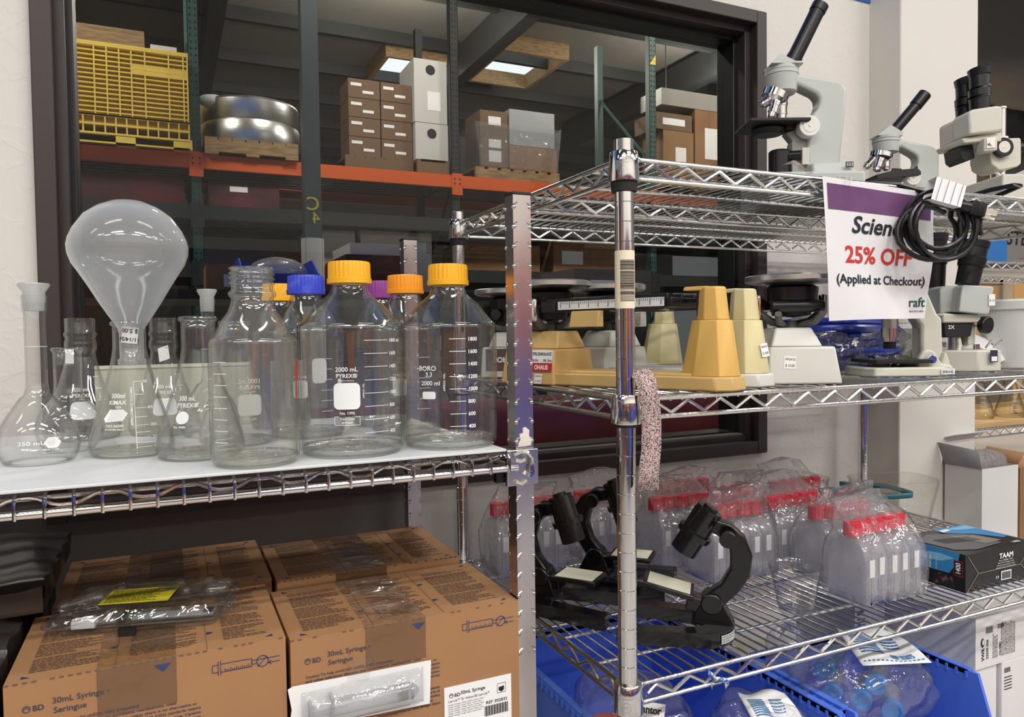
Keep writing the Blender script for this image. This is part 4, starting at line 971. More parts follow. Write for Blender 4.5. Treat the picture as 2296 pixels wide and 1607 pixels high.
# --- large microscope
f = PFr(1835, 467.1, 1172.9)
t = thing('microscope', 'largest grey student microscope with long black eyetube on the top shelf', 'microscope', (1.137, 1.05, 1.5815), IMGZ)
g = G(); f.plate(g, [(1772, 172), (1800, 176), (1874, 189), (1884, 197), (1890, 212), (1886, 260), (1872, 400), (1801, 400), (1801, 272), (1813, 264), (1825, 250), (1829, 237), (1828, 226), (1822, 217), (1781, 197), (1758, 213), (1730, 214)], -.019, .019)
g.obj('arm', GREY, t, bev=.006, bseg=3)
g = G(); f.rod(g, (1753, 208), (1753, 172), 32, 36); f.rod(g, (1753, 171), (1753, 163), 36.6); f.rod(g, (1753, 162), (1753, 153), 36.2); f.rod(g, (1753, 212), (1753, 208), 27, 32)
f.plate(g, [(1719, 154), (1741, 131), (1789, 155)], -.024, .024); f.plate(g, [(1719, 154), (1722, 150), (1785, 150), (1789, 154)], -.03, .03)
g.obj('head', GREY, t)
g = G(); f.rod(g, (1770, 150), (1783, 128), 17.5); f.rod(g, (1783, 128), (1832, 30), 16.5); f.rod(g, (1832, 30), (1840, 15), 18)
g.cyl(f.pt(1839.6, 16), f.pt(1840.4, 14.4), 12/f.sc, n=20); e = g.obj('eyetube', BLACKP, t)
g = G(); f.rod(g, (1836, 22), (1840.6, 13.6), 10); g.obj('eye_lens', LENS, e)
g = G(); f.rod(g, (1741, 208), (1735, 222), 30, 30); f.rod(g, (1735, 222), (1731, 231), 29, 22); g.obj('nosepiece', CHROME, t)
objective(t, f, (1722, 224), (1703, 238), 12, -.006); objective(t, f, (1735, 232), (1724, 268), 10.5, -.012); objective(t, f, (1751, 228), (1751, 272), 13.5, 0); objective(t, f, (1744, 228), (1748, 258), 10, .014)
g = G(); f.plate(g, [(1664, 288), (1666, 302), (1793, 290), (1793, 270), (1740, 270)], -.045, .055) if False else g.cbox((f(1730, 0)[0], 0, f(0, 282)[1]), (.112, .10, .006)); f.rod(g, (1722, 290), (1722, 302), 38, 30, .0); g.cbox((f(1775, 0)[0], 0, f(0, 288)[1]), (.035, .045, .012)); g.obj('stage', BLACKM, t, bev=.0015)
g = G(); f.plate(g, [(1748, 276), (1770, 273), (1771, 277), (1748, 280)], -.02, -.015); f.plate(g, [(1752, 271), (1756, 271), (1756, 278), (1752, 278)], -.021, -.014); g.obj('stage_clip', CHROME, t)
g = G(); f.plate(g, [(1757, 300), (1802, 282), (1802, 330), (1772, 350), (1772, 318)], -.013, .013); f.plate(g, [(1770, 320), (1803, 320), (1803, 400), (1770, 400)], -.014, .014); g.obj('focus_slide', GREYD, t, bev=.002)
knob(t, 'focus_knob', f.pt(1797, 294, -.019), 22.5/f.sc, .022, WHITEP, ALU)
g = G(); f.rod(g, (1748, 340), (1748, 395), 24); f.rod(g, (1748, 336), (1748, 340), 20, 24); g.obj('illuminator', BLACKP, t)
g = G(); g.cyl(f.pt(1764, 350, -.008), f.pt(1788, 352, -.02), 11/f.sc, n=18); g.obj('lamp_knob', BLACKP, t)
x, z = f(1795, 350); g = G(); g.box(x-.006, x+.008, -.024, -.019, z-.02, z+.012); g.obj('switch_plate', IVORY, t, bev=.001)
g = G(); xa, xb = f(1690, 0)[0], f(1897, 0)[0]; g.frus((xa, xb, -.085, .085), 0, (xa, xb-.002, -.083, .083), .055); g.frus((f(1795, 0)[0], xb-.002, -.060, .060), .055, (f(1800, 0)[0], xb-.015, -.045, .045), .079); g.obj('base', GREY, t, bev=.004)
g = G(); x, z = f(1873, 384); g.cbox((x, -.0605, z), (.014, .002, .010)); g.mi = 1
for k in range(4): g.cbox((x-.005+k*.0033, -.0618, z), (.0012, .0006, .007))
g.obj('rocker_switch', [BLACKM, WHITEINK], t)
# --- medium microscope
f = PFr(2060, 501.1, 1015.1)
t = thing('microscope', 'smaller grey microscope with three hanging objectives behind the sale sign', 'microscope', (1.515, 1.12, 1.5815), IMGZ)
g = G(); f.plate(g, [(2003, 314), (2020, 317), (2077, 330), (2090, 337), (2097, 351), (2096, 450), (2040, 450), (2037, 390), (2046, 378), (2050, 366), (2049, 355), (2042, 349), (2012, 332), (1997, 341), (1985, 342)], -.017, .017); g.obj('arm', GREY, t, bev=.005, bseg=3)
g = G(); f.rod(g, (1986, 341), (1986, 320), 26, 28); f.rod(g, (1986, 319), (1986, 313), 28.6); f.rod(g, (1986, 312), (1986, 306), 28.2); f.plate(g, [(1958, 307), (1987, 284), (2014, 301), (2014, 308)], -.020, .020); g.obj('head', GREY, t)
g = G(); f.rod(g, (1998, 300), (2052, 238), 12.3); f.rod(g, (2052, 238), (2073, 212), 14); e = g.obj('eyetube', BLACKP, t)
g = G(); f.rod(g, (2070, 216), (2073.8, 211), 8); g.obj('eye_lens', LENS, e)
g = G(); f.rod(g, (1976, 342), (1974, 352), 25); f.rod(g, (1974, 352), (1973, 358), 24, 16); g.obj('nosepiece', CHROME, t)
REDR = mat('red_ring', rgb(190, 50, 40), .4); YELR = mat('yellow_ring', rgb(220, 200, 60), .4); BLUR = mat('blue_ring', rgb(60, 90, 180), .4)
objective(t, f, (1957, 354), (1937, 376), 8.5, -.004, YELR); objective(t, f, (1970, 356), (1961, 384), 10, -.008, BLUR); objective(t, f, (1988, 354), (1988, 380), 9, .004, REDR)
g = G(); f.plate(g, [(1945, 398), (1985, 389), (2033, 386), (2040, 393), (2040, 400), (1945, 406)], -.045, .045); f.plate(g, [(2033, 386), (2038, 378), (2042, 378), (2040, 390)], -.03, -.026); f.plate(g, [(1984, 389), (1986, 382), (1990, 382), (2006, 383), (2006, 385), (1991, 386), (1991, 389)], -.03, -.026); g.obj('stage', BLACKM, t)
knob(t, 'focus_knob', f.pt(2030, 404, -.017), 16/f.sc, .018, WHITEP, ALU)
g = G(); g.frus((f(1940, 0)[0], f(2103, 0)[0], -.075, .075), 0, (f(1945, 0)[0], f(2098, 0)[0], -.07, .07), .05); g.obj('base', GREY, t, bev=.004)
# --- stereo microscope on a pillar stand at the right end
f = PFr(2220, 498.2, 1017.7)
t = thing('stereo_microscope', 'ivory stereo microscope with black rubber eyecups on a pillar stand at the right end of the top shelf', 'microscope', (1.653, 1.05, 1.5815), IMGZ)
t['label'] = 'ivory stereo microscope with rubber eyecups on the top shelf, right of the column'
def eyepiece(u, y, k=1.0):
    g = G()
    for (va, vb, r0, r1) in ((258, 231, 20, 20.5), (231, 227, 22, 22), (227, 212, 22.5, 22.5), (212, 209, 22.5, 21.5), (209, 182, 20.5, 20.5), (182, 168, 22.5, 24), (168, 163, 24, 20)): f.rod(g, (u, va), (u-1, vb), r0*k, r1*k, y)
    return g.obj('eyepiece', BLACKP, t)
eyepiece(2176, -.03); eyepiece(2186, .035)
g = G(); P = [(2132, 270), (2140, 263), (2198, 255), (2206, 262), (2206, 308), (2196, 312), (2134, 318)]
f.plate(g, P, -.062, -.002); g.obj('prism_housing', IVORY, t, bev=.006, bseg=3)
g = G(); f.plate(g, [(u+8, v) for u, v in P], .004, .064); g.obj('prism_housing', IVORY, t, bev=.006, bseg=3)
g = G(); f.plate(g, [(2125, 322), (2160, 316), (2196, 310), (2212, 311), (2212, 330), (2168, 330), (2130, 333)], -.05, .05); g.obj('yoke', IVORY, t, bev=.003)
g = G(); f.plate(g, [(2132, 335), (2162, 330), (2167, 360), (2146, 368), (2136, 360)], -.03, .03); g.obj('objective_block', BLACKM, t, bev=.002)
g = G(); f.plate(g, [(2166, 324), (2194, 322), (2194, 352), (2164, 355)], -.064, -.035); b_ = g.obj('lamp_block', IVORY, t, bev=.003)
g = G(); f.plate(g, [(2169, 327), (2187, 325), (2187, 346), (2169, 348)], -.066, -.064); g.cyl(f.pt(2178, 338, -.066), f.pt(2178, 338, -.071), .005, n=12); g.obj('chrome_plate', CHROME, b_)
g = G(); f.plate(g, [(2197, 314), (2211, 311), (2213, 330), (2216, 336), (2213, 384), (2200, 376), (2196, 360)], -.036, .036); f.plate(g, [(2211, 322), (2230, 319), (2262, 318), (2265, 322), (2266, 374), (2258, 381), (2220, 388), (2211, 384)], -.034, .034); g.obj('focus_housing', IVORY, t, bev=.004, bseg=3)
k_ = knob(t, 'focus_knob', f.pt(2219, 341, -.034), 20.5/f.sc, .014, BLACKP, ALU)
g = G(); f.rod(g, (2244, 325), (2244, 308), 13.5); g.obj('pillar_collar', WHITEP, t)
g = G(); f.rod(g, (2244, 470), (2244, 246), 9.2); g.obj('pillar', CHROME, t)
g = G(); f.rod(g, (2244, 245), (2244, 241), 9.6); g.obj('pillar_cap', WHITEP, t)
g = G(); f.rod(g, (2264, 334), (2274, 334), 4); f.rod(g, (2274, 334), (2286, 333), 14); g.obj('lock_knob', BLACKP, t, bev=.001)
g = G(); x0 = f(2200, 0)[0]; g.frus((x0-.02, x0+.24, -.10, .12), 0, (x0-.015, x0+.235, -.095, .115), .088); g.obj('base', IVORY, t, bev=.004)
g = G(); f.rod(g, (2244, 414), (2244, 402), 14); f.rod(g, (2262, 412), (2262, 400), 12); g.obj('base_boss', WHITEP, t)
g = G(); g.tube([f.pt(2218, 388, -.02), f.pt(2224, 402, -.03), f.pt(2228, 412, -.04), f.pt(2225, 418, -.05)], .0035, 8); g.tube([f.pt(2222, 412, -.06), f.pt(2240, 402, -.09), f.pt(2262, 392, -.11), f.pt(2285, 392, -.115), f.pt(2310, 402, -.11)], .0045, 8); g.obj('lamp_cord', WHITEP, t)
# black cord hoop and dark star shape beside the stand
g = G(); pts = [(1.40+.05*i/8-.02, .88+.04*sin(i), 1.585+.024*sin(pi*i/8)) for i in range(9)]; g.tube(pts, .0045, 8); tag(g.obj('power_cord', BLACKP), 'short hoop of black cord on the top shelf in front of the ivory stereo base', 'cord')

# ------------------------------------------------------------------ sale sign hung on the top shelf
t = thing('sale_sign', 'white paper sale sign with purple band hanging from the top shelf', 'sign', (.88, .806, 1.575))
TL, TR, BR_, BL = Vector((.8812, .806, 1.5765)), Vector((1.1245, .799, 1.5670)), Vector((1.1518, .836, 1.3680)), Vector((.9280, .836, 1.3640))
def paper(u, v, e=0.0):      # u to the right, v upward, 0..1
    p = BL.lerp(BR_, u).lerp(TL.lerp(TR, u), v)
    n = Vector((.05, -1, .15)).normalized()
    w = .004*sin(u*5+v*2)*(1-v)+.005*max(0, u-.72)*sin(v*6)*4*(1-v)+.003*sin(v*9+u*3)*u
    return p+n*(w+e)-Vector((.88, .806, 1.575))
g = G(); g.grid(lambda u, v: paper(u, v), 24, 30); g.mi = 1
g.grid(lambda u, v: paper(.03+.94*u, .785+.175*v, .0006), 24, 8)
def sgn(mi, s, cx, cy, size, bold, shear=0, cw=1.0):
    g.mi = mi
    def fn(q): u, v = q.x/.2159, q.y/.2794; return tuple(paper(u, v, .0009))
    g.fn = fn; g.text(s, size, T((cx, cy, 0)), bold=bold, shear=shear, align='c', cw=cw); g.fn = None
sgn(2, 'Science', .105, .178, .047, .022, .25, .80); sgn(3, '25% OFF', .104, .118, .047, .022, 0, .80); sgn(2, '(Applied at Checkout)', .110, .0755, .0265, .018, 0, .80)
sgn(4, 'raft', .193, .0270, .0300, .016, 0, .86); sgn(2, 'RESOURCE AREA', .193, .0145, .0062, .012, 0, .72)
g.mi = 2; g.grid(lambda u, v: paper((.177+.032*u)/.2159, (.0232+.0004*v)/.2794, .0009), 4, 1)
g.obj('paper_sheet', [mat('sign_paper', rgb(236, 234, 236), .75), mat('purple_print', rgb(104, 62, 108), .7, var=(12, rgb(122, 82, 126), .45, .75)), mat('sign_black', rgb(34, 36, 44), .7), mat('sign_red', rgb(206, 54, 50), .7), mat('raft_green', rgb(34, 84, 76), .7)], t, sharp=180)
g = G()
for u in (.18, .22): p = paper(u, .985); g.tube([(p.x, p.y-.002, p.z-.006), (p.x+.001, p.y-.003, p.z+.006), (p.x-.002, p.y+.012, p.z+.010), (p.x+.003, p.y+.016, p.z-.004)], .0007, 5)
g.obj('hanging_tie', WHITEP, t)
g = G(); g.grid(lambda u, v: (.818+.055*u, .812+.012*v-.004*sin(u*6), 1.590+.010*sin(u*pi)*v-.022*max(0, u-.6)), 10, 4)
tag(g.obj('plastic_scrap', clear('red_tinged_film', tint=(.93, .86, .85), edge=(.7, .4, .38), refl=.1, milk=.25, milkcol=(.9, .75, .72), bm=(40, .8))), 'scrap of red-tinged clear film on the top shelf edge left of the sale sign', 'film')
# power cord coil bound in lined paper, hung on the sign
t = thing('cord_coil', 'coiled black power cord bound in lined paper hanging over the sale sign', 'cord', (1.106, .788, 1.515), IMGZ*.9)
g = G(); rnd = random.Random(2)
loops = []
for k in range(6):
    cx, cz = (-.016+.010*(k % 3), -.004+.007*((k*2) % 3)); ra, rb = .046+.006*((k*5) % 4)/2, .040+.007*((k*3) % 4)/2; ph = .3*k
    for i in range(24):
        a = 2*pi*i/24+.9; loops.append((cx+(ra+.002*sin(3*a+k))*cos(a), -.006-.008*k/3+.004*sin(a*2+k), cz-.010+rb*sin(a)))
g.tube(loops, .0040, 8); g.obj('cord', BLACKP, t)
g = G(); g.tube([(.000, -.002, .038), (-.02, .002, .052), (-.052, .012, .064), (-.09, .02, .068), (-.16, .05, .071), (-.19, .09, .072)], .0042, 8); g.obj('cord_tail', BLACKP, t)
g = G(); M_ = T((-.004, -.026, .042)) @ RY(radians(17))
g.M = M_; g.loft([[(-.024, -.013*sx if False else y, z) for y, z in ((-.013, -.017), (.010, -.015), (.012, .017), (-.011, .019))] and [(-.024, -.013, -.017), (-.024, .010, -.015), (-.024, .012, .017), (-.024, -.011, .019)], [(.024, -.014, -.016), (.024, .009, -.015), (.024, .012, .018), (.024, -.012, .018)]], False, False); g.mi = 1
for k in range(4): x = -.017+k*.0115; g.box(x, x+.0005, -.0145, -.0135, -.016, .018)
g.obj('paper_wrap', [PAPER, mat('ruled_line', rgb(140, 144, 170), .8)], t)
g = G(); g.M = T((.018, -.026, .026)) @ RY(radians(14)); g.cyl((0, 0, 0), (.018, 0, 0), .007, .0095, n=14); g.box(.018, .042, -.008, .008, -.0105, .0105)
for k in range(8): g.box(.020+k*.0025, .0212+k*.0025, -.0088, .0088, -.0112, .0112)
p_ = g.obj('plug', BLACKP, t, bev=.001)
g = G(); g.M = T((.018, -.026, .026)) @ RY(radians(14)); g.box(.042, .060, -.0078, -.0064, -.0045, .0035); g.box(.042, .060, .0064, .0078, -.0035, .0035); g.cyl((.042, 0, -.0085), (.062, 0, -.0085), .0024, n=10); g.obj('plug_blade', mat('nickel', (.82, .8, .72, 1), .2, 1.0), p_)
g = G(); pts = [(.076+.012*cos(a), -.010, -.004+.020*sin(a)) for a in [pi*.45+i*.28 for i in range(10)]]; g.tube(pts, .004, 8); g.tube([(.034, -.012, .018), (.030, -.014, -.004), (.034, -.013, -.03), (.020, -.012, -.052)], .0042, 8); g.obj('cord_loop', BLACKP, t)
# speckled tape strip looped over the middle shelf
g = G(); pth = [(.560, .840, 1.272), (.5575, .826, 1.292), (.5585, .812, 1.3005), (.561, .8015, 1.289), (.565, .7985, 1.268), (.5675, .7975, 1.24), (.5665, .797, 1.20), (.5625, .7975, 1.17), (.5610, .796, 1.145)]
vs = []
for i, (x, y, z) in enumerate(pth): tw = .0135+.0006*sin(i); sk = .0022 if i < 4 else .0; vs += [(x-tw, y+.002, z-sk), (x+tw, y-.004, z+sk)]
n = len(pth); g.add(vs, [(2*i, 2*i+1, 2*i+3, 2*i+2) for i in range(n-1)])
tag(g.obj('tape_strip', mat('pink_speckle_tape', rgb(206, 178, 172), .7, var=(700, rgb(52, 46, 50), .50, .55)), solid=.0009), 'pink and black speckled tape strip draped over the middle shelf beside the front post', 'tape')
# ------------------------------------------------------------------ middle shelf
Z2 = 1.2665
TAN = mat('tan_enamel', rgb(206, 170, 108), .45, bm=(80, .06)); CREAM = mat('cream_enamel', rgb(218, 206, 158), .45); WHT = mat('white_enamel', rgb(214, 213, 205), .45); LGREY = mat('light_grey_enamel', rgb(188, 188, 182), .45)
DGREY = mat('cast_grey', rgb(96, 96, 94), .5); PANM = mat('pan_steel', (.70, .69, .66, 1), .3, 1.0)
LABR = mat('red_label', rgb(204, 34, 44), .5); LABK = mat('dark_label', rgb(70, 44, 38), .5)
def balance(label, x, y, rz, body, tower, style, price=None, pr=.072, flip=1):
    t = thing('balance', label, 'balance', (x, y, Z2), rz, 'triple beam balances on the middle shelf')
    # x runs from the pan to the tower, the reading side is -y
    g = G(); g.loft([[(a, b, 0) for a, b in P_] for P_ in ()]) if False else None
    g = G(); pl = [(-.055, -.058), (.10, -.050), (.325, -.036), (.345, -.02), (.345, .02), (.325, .036), (.10, .050), (-.055, .058)]
    g.prism(pl, 0, .020, .985); g.prism([(a*.93+.005, b*.86) for a, b in pl], .018, .024)
    g.obj('base', body, t, bev=.0025)
    g = G(); g.frus((-.06, .055, -.060, .055), 0, (-.056, .050, -.050, .05), .058); g.frus((-.045, .045, -.035, .045), .058, (-.032, .036, -.022, .034), .088)
    h_ = g.obj('housing', body, t, bev=.003)
    if style == 'label':
        g = G(); M_ = T((0, -.0600, .006)) @ RX(pi/2-radians(9.6))
        def q(mi, x0, x1, z0, z1, e): g.mi = mi; g.add([M_ @ Vector(p) for p in ((x0+.062, z0, e), (x1+.062, z0, e), (x1+.062, z1, e), (x0+.062, z1, e))], [(0, 1, 2, 3)])
        q(0, -.058, -.012, .030, .051, .0008); q(1, -.058, -.012, .016, .0302, .0008)
        g.mi = 2; g.text('TRIPLE BEAM BALANCE', .0074, M_ @ T((.062, 0, 0)) @ T((-.035, .0425, .0012)), bold=.02, align='c', fitw=.040); g.text('2610g', .0056, M_ @ T((.062, 0, 0)) @ T((-.055, .0325, .0012)), bold=.02); g.text('5lb 2oz', .0056, M_ @ T((.062, 0, 0)) @ T((-.031, .0325, .0012)), bold=.02, fitw=.018)
        g.mi = 0; g.text('OHAUS', .0100, M_ @ T((.062, 0, 0)) @ T((-.034, .0195, .0012)), bold=.04, align='c', cw=.85)
        q(0, -.046, -.030, -.004, .012, .0008); g.mi = 2; g.text('04/24/23', .0040, M_ @ T((.062, 0, 0)) @ T((-.038, .007, .0012)), align='c', fitw=.013); g.text('$ 10.00', .0044, M_ @ T((.062, 0, 0)) @ T((-.038, -.001, .0012)), align='c', fitw=.012)
        g.obj('maker_label', [PAPER, LABR, BLACKINK], h_)
    if style == 'dark':
        g = G(); M_ = T((0, -.0600, .006)) @ RX(pi/2-radians(9.6))
        g.add([M_ @ Vector(p) for p in ((-.05, .008, .0008), (.04, .008, .0008), (.035, .050, .0008), (-.05, .050, .0008))], [(0, 1, 2, 3)]); g.mi = 1
        g.text('OHAUS', .014, M_ @ T((-.005, .024, .0012)), bold=.03, align='c'); g.obj('maker_label', [LABK, PAPER], h_)
    # cast bracket
    g = G(); g.cyl((0, 0, .085), (0, 0, .100), .010, n=14)
    for sy in (-1, 1):
        g.tube([(0, sy*.012, .094), (.004, sy*.030, .098), (.006, sy*.046, .110), (.008, sy*.050, .122)], .0065, 10); g.tube([(0, sy*.01, .092), (-.03, sy*.028, .097), (-.045, sy*.034, .11)], .0055, 8)
    g.obj('bracket', DGREY, t)
    for sy in (-1, 1): g = G(); g.box(-.008, .016, sy*.052-.004, sy*.052+.004, .104, .142); g.obj('bearing_cover', CHROME, t, bev=.003)
    g = G(); g.lathe([(.004, .105), (.030, .108), (.032, .126), (.040, .132), (.042, .152), (.034, .157), (.004, .157)], 28); g.cyl((-.03, -.04, .122), (-.03, .04, .122), .010, n=12); hub = g.obj('pan_hub', BLACKP, t)
    g = G(); g.lathe([(.001, .160), (.030, .158), (pr-.006, .160), (pr, .163), (pr, .170), (pr-.002, .172), (pr-.004, .170), (pr-.006, .166), (.001, .165)], 56); g.obj('pan', PANM, t)
    # beams
    g = G(); g.box(.02, .05, -.046, .046, .118, .136); g.box(.03, .255, -.044, -.038, .120, .140); g.box(.03, .255, -.003, .003, .120, .140); g.box(.03, .255, .036, .042, .120, .140); g.box(.245, .262, -.044, .042, .120, .134); g.box(.255, .300, -.004, .004, .126, .132)
    bm_ = g.obj('beam', BLACKP, t, bev=.001)
    g = G(); g.box(.055, .250, -.0448, -.044, .1215, .1345); g.mi = 1
    for k in range(11):
        xx = .060+k*.0185; g.box(xx, xx+.0007, -.0455, -.0448, .124, .134); 
        for j in range(1, 5): g.box(xx+j*.0037, xx+j*.0037+.0004, -.0455, -.0448, .130, .134)
    g.obj('scale_strip', [PAPER, BLACKINK], bm_)
    for xx, yy in ((.15, 0), (.20, .039)): g = G(); g.cyl((xx, yy-.009, .128), (xx, yy+.009, .128), .010, n=18); g.sph((xx, yy-.011, .128), .006); g.obj('poise', CHROME, bm_)
    g = G(); g.frus((.09, .145, -.062, -.046), .093, (.092, .145, -.058, -.046), .118); g.obj('poise', body, bm_, bev=.001)
    # tower
    def hexa(x0, x1, w, z): return [(x0, -w*.55, z), (x0+(x1-x0)*.35, -w, z), (x1-(x1-x0)*.18, -w*.9, z), (x1, -w*.2, z), (x1, w*.2, z), (x1-(x1-x0)*.18, w*.9, z), (x0+(x1-x0)*.35, w, z), (x0, w*.55, z)]
    g = G(); g.loft([hexa(.262, .342, .034, .020), hexa(.277, .331, .024, .100)]); g.loft([hexa(.284, .327, .0205, .100), hexa(.287, .322, .0165, .146), hexa(.290, .319, .0145, .148)])
    g.frus((.262, .30, -.013, .013), .143, (.264, .30, -.012, .012), .149)
    tw = g.obj('tower', tower, t, bev=.002)
    g = G(); g.box(.2825, .2875, -.009, .009, .106, .142); g.mi = 1; g.add([(.2822, -.006, .124), (.2822, .006, .112), (.2822, .006, .136)], [(0, 1, 2)]); g.obj('pointer_slot', [BLACKM, PAPER], tw)
    if price:
        g = G(); M_ = Matrix(price); g.add([M_ @ Vector(p) for p in ((-.009, -.010, 0), (.009, -.010, 0), (.009, .010, 0), (-.009, .010, 0))], [(0, 1, 2, 3)]); g.mi = 1
        g.text('04/24/23', .0050, M_ @ T((0, .0035, .0004)), align='c', fitw=.015); g.text('$ 10.00', .0056, M_ @ T((0, -.0065, .0004)), align='c', fitw=.014); g.obj('price_sticker', [PAPER, BLACKINK], tw if price[2][3] < .09 and price[0][3] > .2 else h_)
    return t
M_end = T((.3405, .004, .055)) @ RZ(pi/2) @ RX(pi/2-.15)
balance('tan triple beam balance at the shelf front with white and red label', .594, 1.128, radians(-67), TAN, mat('amber_enamel', rgb(222, 178, 96), .42), 'label')
balance('cream balance whose tower stands right of the tan tower', .742, 1.180, radians(-79), WHT, CREAM, 'plain', T((.3395, .002, .055)) @ RZ(pi/2) @ RX(pi/2-.16) @ RZ(.1))
balance('pale grey balance with dark label behind the tan balance', .622, 1.345, radians(-24), LGREY, CREAM, 'dark')
balance('white balance with shiny pan beside the blue tubing bag', .920, .905, radians(62), WHT, LGREY, 'plain', T((-.030, .051, .030)) @ RZ(pi) @ RX(pi/2-.14) if False else T((-.0582, .020, .034)) @ RZ(-pi/2) @ RX(pi/2-.07) @ RZ(-.08))
# blue tubing in a clear bag
BLT = mat('blue_tubing', rgb(38, 58, 150), .18, coat=.4)
t = thing('tubing_coil', 'coil of shiny blue plastic tubing inside a clear bag', 'tubing', (1.245, 1.10, Z2), radians(-15))
for k in range(7):
    g = G(); a, b = .100+.010*((k*3) % 4), .062+.006*(k % 3); z = .013+.0142*k
    g.tube([(a*cos(2*pi*i/40)+.004*sin(k), b*sin(2*pi*i/40), z+.002*sin(4*pi*i/40+k)) for i in range(40)], .0085, 10, True); g.obj('tube_turn', BLT, t)
BAGW = clear('wrinkled_bag', tint=(.94, .945, .95), edge=(.62, .64, .68), refl=.09, rough=.08, milk=.07, milkcol=(.88, .89, .93), bm=(18, 1.0))
def blob(cx, cy, z0, rx, ry, h, seed, amp=.08, n=40, m=18, flat=.5):
    rnd = random.Random(seed); ph = [rnd.random()*6.28 for _ in range(8)]
    rings = []
    for j in range(m+1):
        v = j/m; zz = z0+h*v; k = (1-(2*v-1)**4)**.5 if 0 < v < 1 else .02
        k = max(k, .02); ring = []
        for i in range(n):
            a = 2*pi*i/n; w = 1+amp*(sin(3*a+ph[0]+v*4)+.6*sin(7*a+ph[1]-v*9)+.4*sin(13*a+ph[2]+v*14))
            ring.append((cx+rx*k*w*cos(a), cy+ry*k*w*sin(a), zz+amp*h*.35*sin(5*a+ph[3])*v))
        rings.append(ring)
    return rings
g = G(); g.loft(blob(1.265, 1.10, Z2+.001, .135, .085, .105, 4)); tag(g.obj('plastic_bag', BAGW, sharp=180), 'clear wrinkled bag holding the blue tubing coil on the middle shelf', 'bag')
# upright teaching microscope in front
f = PFr(2060, 837.6, 1223.1)
t = thing('microscope', 'ivory upright teaching microscope below the sale sign on the middle shelf', 'microscope', (1.247, .92, Z2), IMGZ)
IV2 = mat('ivory_enamel', rgb(210, 208, 192), .42)
g = G(); x0, x1 = f(1912, 0)[0], f(2098, 0)[0]; pl = [(x0, -.035), (x0+.012, -.058), (x1-.02, -.058), (x1, -.04), (x1, .04), (x1-.02, .058), (x0+.012, .058), (x0, .035)]; g.prism(pl, 0, .016, .97); g.obj('base', IV2, t, bev=.003)
g = G(); f.plate(g, [(2035, 818), (2040, 795), (2049, 783), (2060, 780), (2072, 786), (2080, 800), (2088, 812), (2106, 815), (2112, 818), (2112, 826), (2035, 826)], -.036, -.024); f.plate(g, [(2035, 826), (2040, 795), (2049, 783), (2060, 780), (2072, 786), (2088, 812), (2106, 790), (2112, 826)], .022, .034); f.plate(g, [(2088, 822), (2100, 785), (2106, 800), (2113, 822)], -.03, .03); g.obj('pillar_bracket', IV2, t, bev=.003)
g = G(); f.plate(g, [(2046, 718), (2054, 728), (2054, 812), (2098, 806), (2103, 790), (2100, 712), (2090, 704), (2062, 640), (2040, 630), (2038, 700)], -.018, .018); g.obj('arm', IV2, t, bev=.005)
knob(t, 'tilt_screw', f.pt(2060, 802, -.036), 10.5/f.sc, .008, CHROME, CHROME)
g = G(); f.rod(g, (1995, 650), (1995, 735), 17); f.rod(g, (1995, 650), (1995, 560), 14); e = g.obj('body_tube', STEEL, t)
g = G(); f.rod(g, (1995, 733), (1995, 753), 18); f.rod(g, (1995, 753), (1995, 758), 16); f.rod(g, (1995, 758), (1995, 763), 14.5); g.obj('objective', CHROME, t)
g = G(); f.rod(g, (1995, 763), (1995, 779), 13); g.obj('objective_tip', BLACKP, t)
g = G(); x0, x1 = f(1935, 0)[0], f(2058, 0)[0]; z = f(0, 806)[1]; g.box(x0, x1, -.05, .05, z-.003, z+.004); g.obj('stage', BLACKM, t, bev=.001)
g = G(); f.rod(g, (2010, 804), (2010, 792), 6); f.plate(g, [(1988, 803), (2000, 795), (2040, 794), (2054, 800), (2050, 803)], .01, .014); g.obj('stage_clip', CHROME, t)
g = G(); g.tube([f.pt(2005, 810, -.01), f.pt(1985, 818, -.02), f.pt(1980, 826, -.02)], .003, 6); g.cyl(f.pt(1968, 815, -.012), f.pt(1972, 810, .012), .016, n=20); g.obj('mirror', CHROME, t)
g = G(); x, z = f(2098, 846); g.box(x-.024, x, -.0595, -.0585, .0035, .0135); g.mi = 1; g.text('2030-A-EL', .0062, T((x-.0225, -.060, .006)) @ RX(pi/2), bold=.01, fitw=.020); g.obj('asset_label', [PAPER, BLACKINK], t)
# stereo microscope with black eyepieces
f = PFr(2165, 827.3, 1114.7)
t = thing('stereo_microscope', 'stereo microscope with two long black eyetubes and box base on the middle shelf', 'microscope', (1.454, .97, Z2), IMGZ)
def etube(a, b, y, k):
    d = lambda s_: (a[0]+(b[0]-a[0])*s_, a[1]+(b[1]-a[1])*s_); g = G()
    for s0, s1, r0, r1 in ((0, .42, 22, 23), (.42, .45, 25, 25.5), (.45, .62, 25.5, 26.5), (.62, .64, 26.5, 24), (.64, .86, 24, 24), (.86, 1.0, 26, 26.5)): f.rod(g, d(s0), d(s1), r0*k, r1*k, y)
    return g.obj('eyepiece', BLACKP, t)
etube((2106, 640), (2108, 520), .02, 1.0); etube((2146, 640), (2166, 545), -.03, 1.05)
g = G(); P = [(2088, 645), (2094, 641), (2125, 641), (2124, 696), (2088, 702)]; f.plate(g, P, -.03, .045); g.obj('prism_housing', GREY, t, bev=.005, bseg=3)
g = G(); P = [(2117, 645), (2123, 641), (2182, 645), (2186, 648), (2176, 703), (2168, 705), (2110, 698)]; f.plate(g, P, -.058, .01); hp = g.obj('prism_housing', GREY, t, bev=.005, bseg=3)
